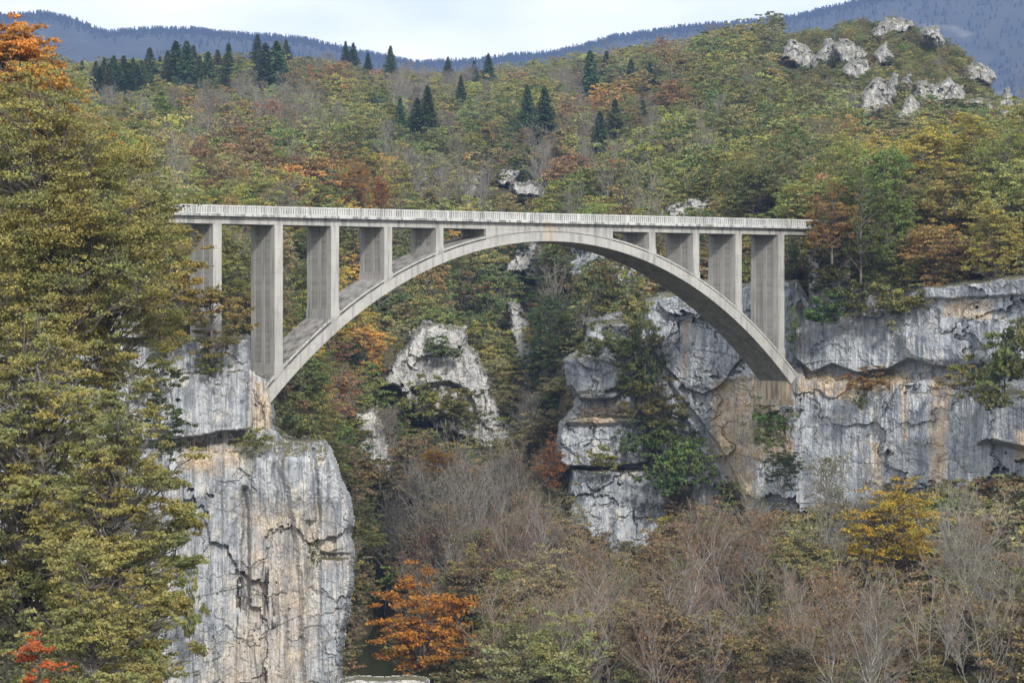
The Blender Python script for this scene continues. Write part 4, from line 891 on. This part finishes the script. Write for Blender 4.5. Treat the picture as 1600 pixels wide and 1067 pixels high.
BL = [(328, 570, 50, 32, 239, 'round bush on the left cliff face'), (395, 690, 50, 26, 239, 'bush on the ledge below the left arch foot'), (448, 660, 70, 50, 247, 'bush beside the left arch foot'), (480, 678, 60, 40, 248, 'bush on the left cliff edge'), (296, 950, 50, 90, 234, 'tall bush low on the left cliff'), (490, 870, 14, 30, 239, 'tiny bush in a hole of the left cliff'),
      (930, 540, 60, 44, 309, 'bush on top of the buttress nose'), (975, 550, 60, 40, 309, 'second bush along the buttress top'), (1010, 560, 60, 90, 309, 'upright bush in the buttress gully'), (1000, 520, 50, 60, 311, 'bush at the head of the buttress gully'), (1025, 640, 80, 60, 307, 'broad bush in the middle of the gully'), (1040, 690, 80, 60, 306, 'lower broad bush in the gully'),
      (990, 600, 60, 40, 308, 'bush behind the buttress nose'), (940, 720, 60, 30, 305, 'bush on the ledge under the square rock block'), (990, 690, 50, 44, 306, 'bush right of the square rock block'), (1075, 715, 60, 44, 305, 'bush at the right edge of the gully'), (1040, 745, 70, 60, 304, 'bright green creeper patch below the gully bushes'), (1130, 770, 24, 24, 301, 'small bush on the pale slab foot'),
      (1355, 598, 70, 30, 282, 'low bush on the ochre ledge'), (1400, 480, 70, 50, 280, 'bush hanging over the right cliff top'), (1290, 485, 80, 40, 284, 'bush on the cliff top beside the bridge'), (1330, 470, 60, 40, 283, 'second bush on the cliff top'), (1440, 470, 50, 30, 278, 'bush above the long overhang'), (1570, 580, 110, 90, 258, 'large dark bush on the far right cliff'), (1545, 615, 70, 50, 258, 'lower dark bush on the far right cliff'),
      (1500, 595, 70, 30, 270, 'brown bush on the right ledge'), (1205, 655, 60, 40, 290, 'bush under the concrete springing block'), (1195, 690, 50, 30, 290, 'scrubby bush below the springing block'), (1345, 625, 24, 30, 282, 'tiny bush on the right wall'), (1240, 520, 14, 50, 288, 'thin bush behind the rightmost pier'), (1235, 400, 40, 60, 300, 'dark bush beside the right abutment'),
      (1590, 540, 60, 60, 256, 'yellowish bush at the right frame edge'), (690, 545, 60, 26, 371, 'bush on the sloping rock ridge'), (720, 640, 60, 40, 370, 'bush in the hollow of the sloping rock'), (660, 630, 70, 50, 370, 'bush under the sloping rock'), (920, 460, 70, 60, 330, 'bush beneath the arch right of crown'), (990, 470, 70, 60, 326, 'bush behind the arch near the buttress'), (955, 430, 50, 40, 345, 'bush between the pale rocks under the arch'),
      (1090, 735, 50, 50, 304, 'bush at the gully foot')]
for k, (px, py, wpx, hpx, Y, lb) in enumerate(BL):
    H = hpx * Y / FPX * 1.1; z = zf(py + hpx * .55, Y); c = [(.085, .10, .042), (.115, .115, .045), (.07, .092, .038)][k % 3]
    if 'bright green' in lb: c = (.065, .11, .042)
    if 'brown' in lb or 'ochre' in lb: c = (.13, .10, .04)
    s_ = H / 2.6; wv = wpx * Y / FPX / 3.3; s_ *= 1.15
    place('bush', BUSH[k % 4], jitter(c, .08), (*Wp(px, 0, Y)[:2], z), (wv, max(wv, .4), s_), rng.uniform(0, 6.28), lb, 'bush', 'bushes on the cliff ledges', True)

# --- big near trees on the left
def hero(seed, px, py_top, py_bot, Rpx, Y, col, label, ncl, nleaf, leaf, flat, base_frac=.15, spread=.17, **k):
    H = (py_bot - py_top) * Y / FPX; R = Rpx * Y / FPX
    m = two('h', gen_leafy(seed, H, R, H * base_frac, ncl, nleaf, leaf, flat=flat, spread=spread, thin=.8, twigs=7, lean=0., **k))
    return place('leafy_tree', m, col, (*Wp(px, 0, Y)[:2], zf(py_bot, Y)), (1, 1, 1), 0., label, 'leafy tree', 'large near trees at the left')
hero(901, 18, 18, 560, 95, 128, (0.504, 0.235, 0.072), 'tall orange topped tree at the top left corner', 60, 17000, .17, .5, .5)
hero(902, 85, 105, 660, 170, 116, (0.294, 0.274, 0.108), 'big yellow green tree filling the upper left', 230, 100000, .105, .8, .10, .12)
hero(903, 165, 215, 640, 118, 122, (0.276, 0.252, 0.096), 'olive tree hiding the left end of the bridge', 150, 60000, .105, .8, .05, .13)
hero(908, 262, 330, 560, 62, 150, (0.282, 0.224, 0.084), 'small olive tree in front of the leftmost pier', 40, 9000, .14, .45, .05)
hero(904, 40, 490, 1150, 150, 92, (0.276, 0.263, 0.114), 'spreading yellow green tree at the lower left edge', 190, 72000, .10, .6, .1, .10)
hero(905, 185, 560, 1150, 135, 86, (0.276, 0.263, 0.114), 'yellow green tree with flat sprays before the left cliff', 160, 54000, .095, .5, .05, .10)
hero(906, 150, 840, 1250, 130, 76, (0.276, 0.263, 0.114), 'low yellow green tree at the bottom left', 100, 30000, .09, .5, .05, .11)
hero(914, 78, 70, 560, 88, 121, (0.447, 0.269, 0.084), 'orange tinged tree below the top left corner', 80, 26000, .12, .7, .4, .13)
hero(915, 225, 680, 1080, 85, 104, (0.259, 0.246, 0.090), 'olive tree in front of the left edge of the left cliff', 70, 22000, .11, .4, .02, .14)
hero(907, 62, 960, 1120, 48, 70, (0.423, 0.123, 0.054), 'small red maple sprig at the bottom left', 16, 1700, .09, .3, .2)
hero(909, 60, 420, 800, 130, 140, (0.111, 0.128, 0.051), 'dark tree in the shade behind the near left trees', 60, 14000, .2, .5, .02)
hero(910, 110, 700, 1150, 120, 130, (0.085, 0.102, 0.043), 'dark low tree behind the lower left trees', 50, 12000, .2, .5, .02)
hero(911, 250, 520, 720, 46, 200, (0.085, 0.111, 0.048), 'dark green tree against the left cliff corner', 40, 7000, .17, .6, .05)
hero(912, 330, 425, 560, 60, 238, (0.247, 0.196, 0.078), 'olive tree on the left cliff top before the leftmost pier', 40, 8000, .2, .45, .02)
hero(913, 255, 300, 560, 60, 236, (0.259, 0.202, 0.078), 'tree on the cliff top left of the bridge', 40, 8000, .2, .45, .02)

# ------------------------------------------------------------------ far mountains and their woods
SIL = [(-400, 40), (0, 12), (60, 12), (120, 22), (170, 42), (200, 35), (260, 38), (300, 39), (400, 47), (470, 52), (520, 60), (570, 70), (620, 80), (660, 88), (700, 90), (770, 85), (850, 77), (900, 64), (960, 48), (1050, 38), (1130, 30), (1250, 14), (1350, -5), (1450, -30), (1700, -70), (2100, -100)]
def build_mountain():
    s = NT('mountain_ground'); P = s.pos()
    n = s.noise(P, (.004, .004, .012), 6, .65); n2 = s.noise(P, .02, 5, .7)
    c = s.mix(s.ramp(n2, .4, .6), (.030, .036, .030), (.052, .052, .042)); c = s.mix(s.ramp(n, .60, .66, 0, .35), c, (.30, .28, .26))
    s.bsdf(c, .95, .05)
    pxs = np.linspace(-400, 2100, 300); ys = np.concatenate([np.linspace(2700, 4200, 70), np.linspace(4230, 5000, 12)])
    PX, YY = np.meshgrid(pxs, ys); sil = np.interp(PX, [a[0] for a in SIL], [a[1] for a in SIL]) + 9
    zr = (HOR - sil) * 4200 / FPX; t = (YY - 2700) / 1500
    Z = np.where(t < 1, -80 + (zr + 80) * np.clip(t, 0, 1) ** .85, zr - (YY - 4200) * .5)
    X = (PX - 800) * YY / FPX; Z = Z + fbm(X * .003, YY * .003, 0 * X, 77, 5) * 60 * np.clip((1 - t) * 3, 0, 1) + fbm(X * .01, YY * .004, 0 * X, 78, 4) * 8
    V = np.stack([X, YY, Z], -1).reshape(-1, 3); nx, ny = len(pxs), len(ys); i = (np.arange(ny - 1)[:, None] * nx + np.arange(nx - 1)[None]).ravel()
    link('mountain', mk('mountain', V, np.stack([i, i + 1, i + 1 + nx, i + nx], 1), mats=[s.m], smooth=True), kind='structure')
    r = []
    for k in range(14000):
        if k < 6500: jx, jy = rng.integers(20, 270), int(np.clip(69 - abs(rng.normal()) * 1.2, 60, 69))
        else:
            jx, jy = rng.integers(10, 290), rng.integers(30, 69)
            if fbm(np.array(X[jy, jx] * .004), np.array(YY[jy, jx] * .004), np.array(0.), 91, 3) < -.05: continue
        a = rng.uniform(); x, y, z = V.reshape(ny, nx, 3)[jy, jx] * (1 - a) + V.reshape(ny, nx, 3)[jy, jx + 1] * a
        s_ = rng.uniform(.4, .85) * 14 / 18; t_ = (.03, .042, .03) if k < 6500 or rng.uniform() < .5 else (.07, .065, .05)
        r.append([x, y + rng.normal() * 6, z - 2, s_ * 1.2, s_, rng.uniform(0, 6.28), *t_])
    cones = [one('far_conifer', gen_conifer(450 + i, 18., 3.8, 90, 1.3), NEEDLE) for i in range(3)]
    stuff('mountain_forest', cones, r)
build_mountain()

# ------------------------------------------------------------------ haze
mb = MB(); mb.box(-4200, 4200, -300, 5300, -95, 620)
hz = NT('haze'); v = hz.n('ShaderNodeVolumePrincipled', {'Color': (.34, .50, .88, 1), 'Density': .00013, 'Anisotropy': .2}); hz.t.links.new(v.outputs[0], hz.out.inputs['Volume'])
link('haze', mb.mesh('haze', hz.m), kind='stuff')
print('counts', len(lf_i), len(lf_s), len(br_i), len(br_s), len(ug))
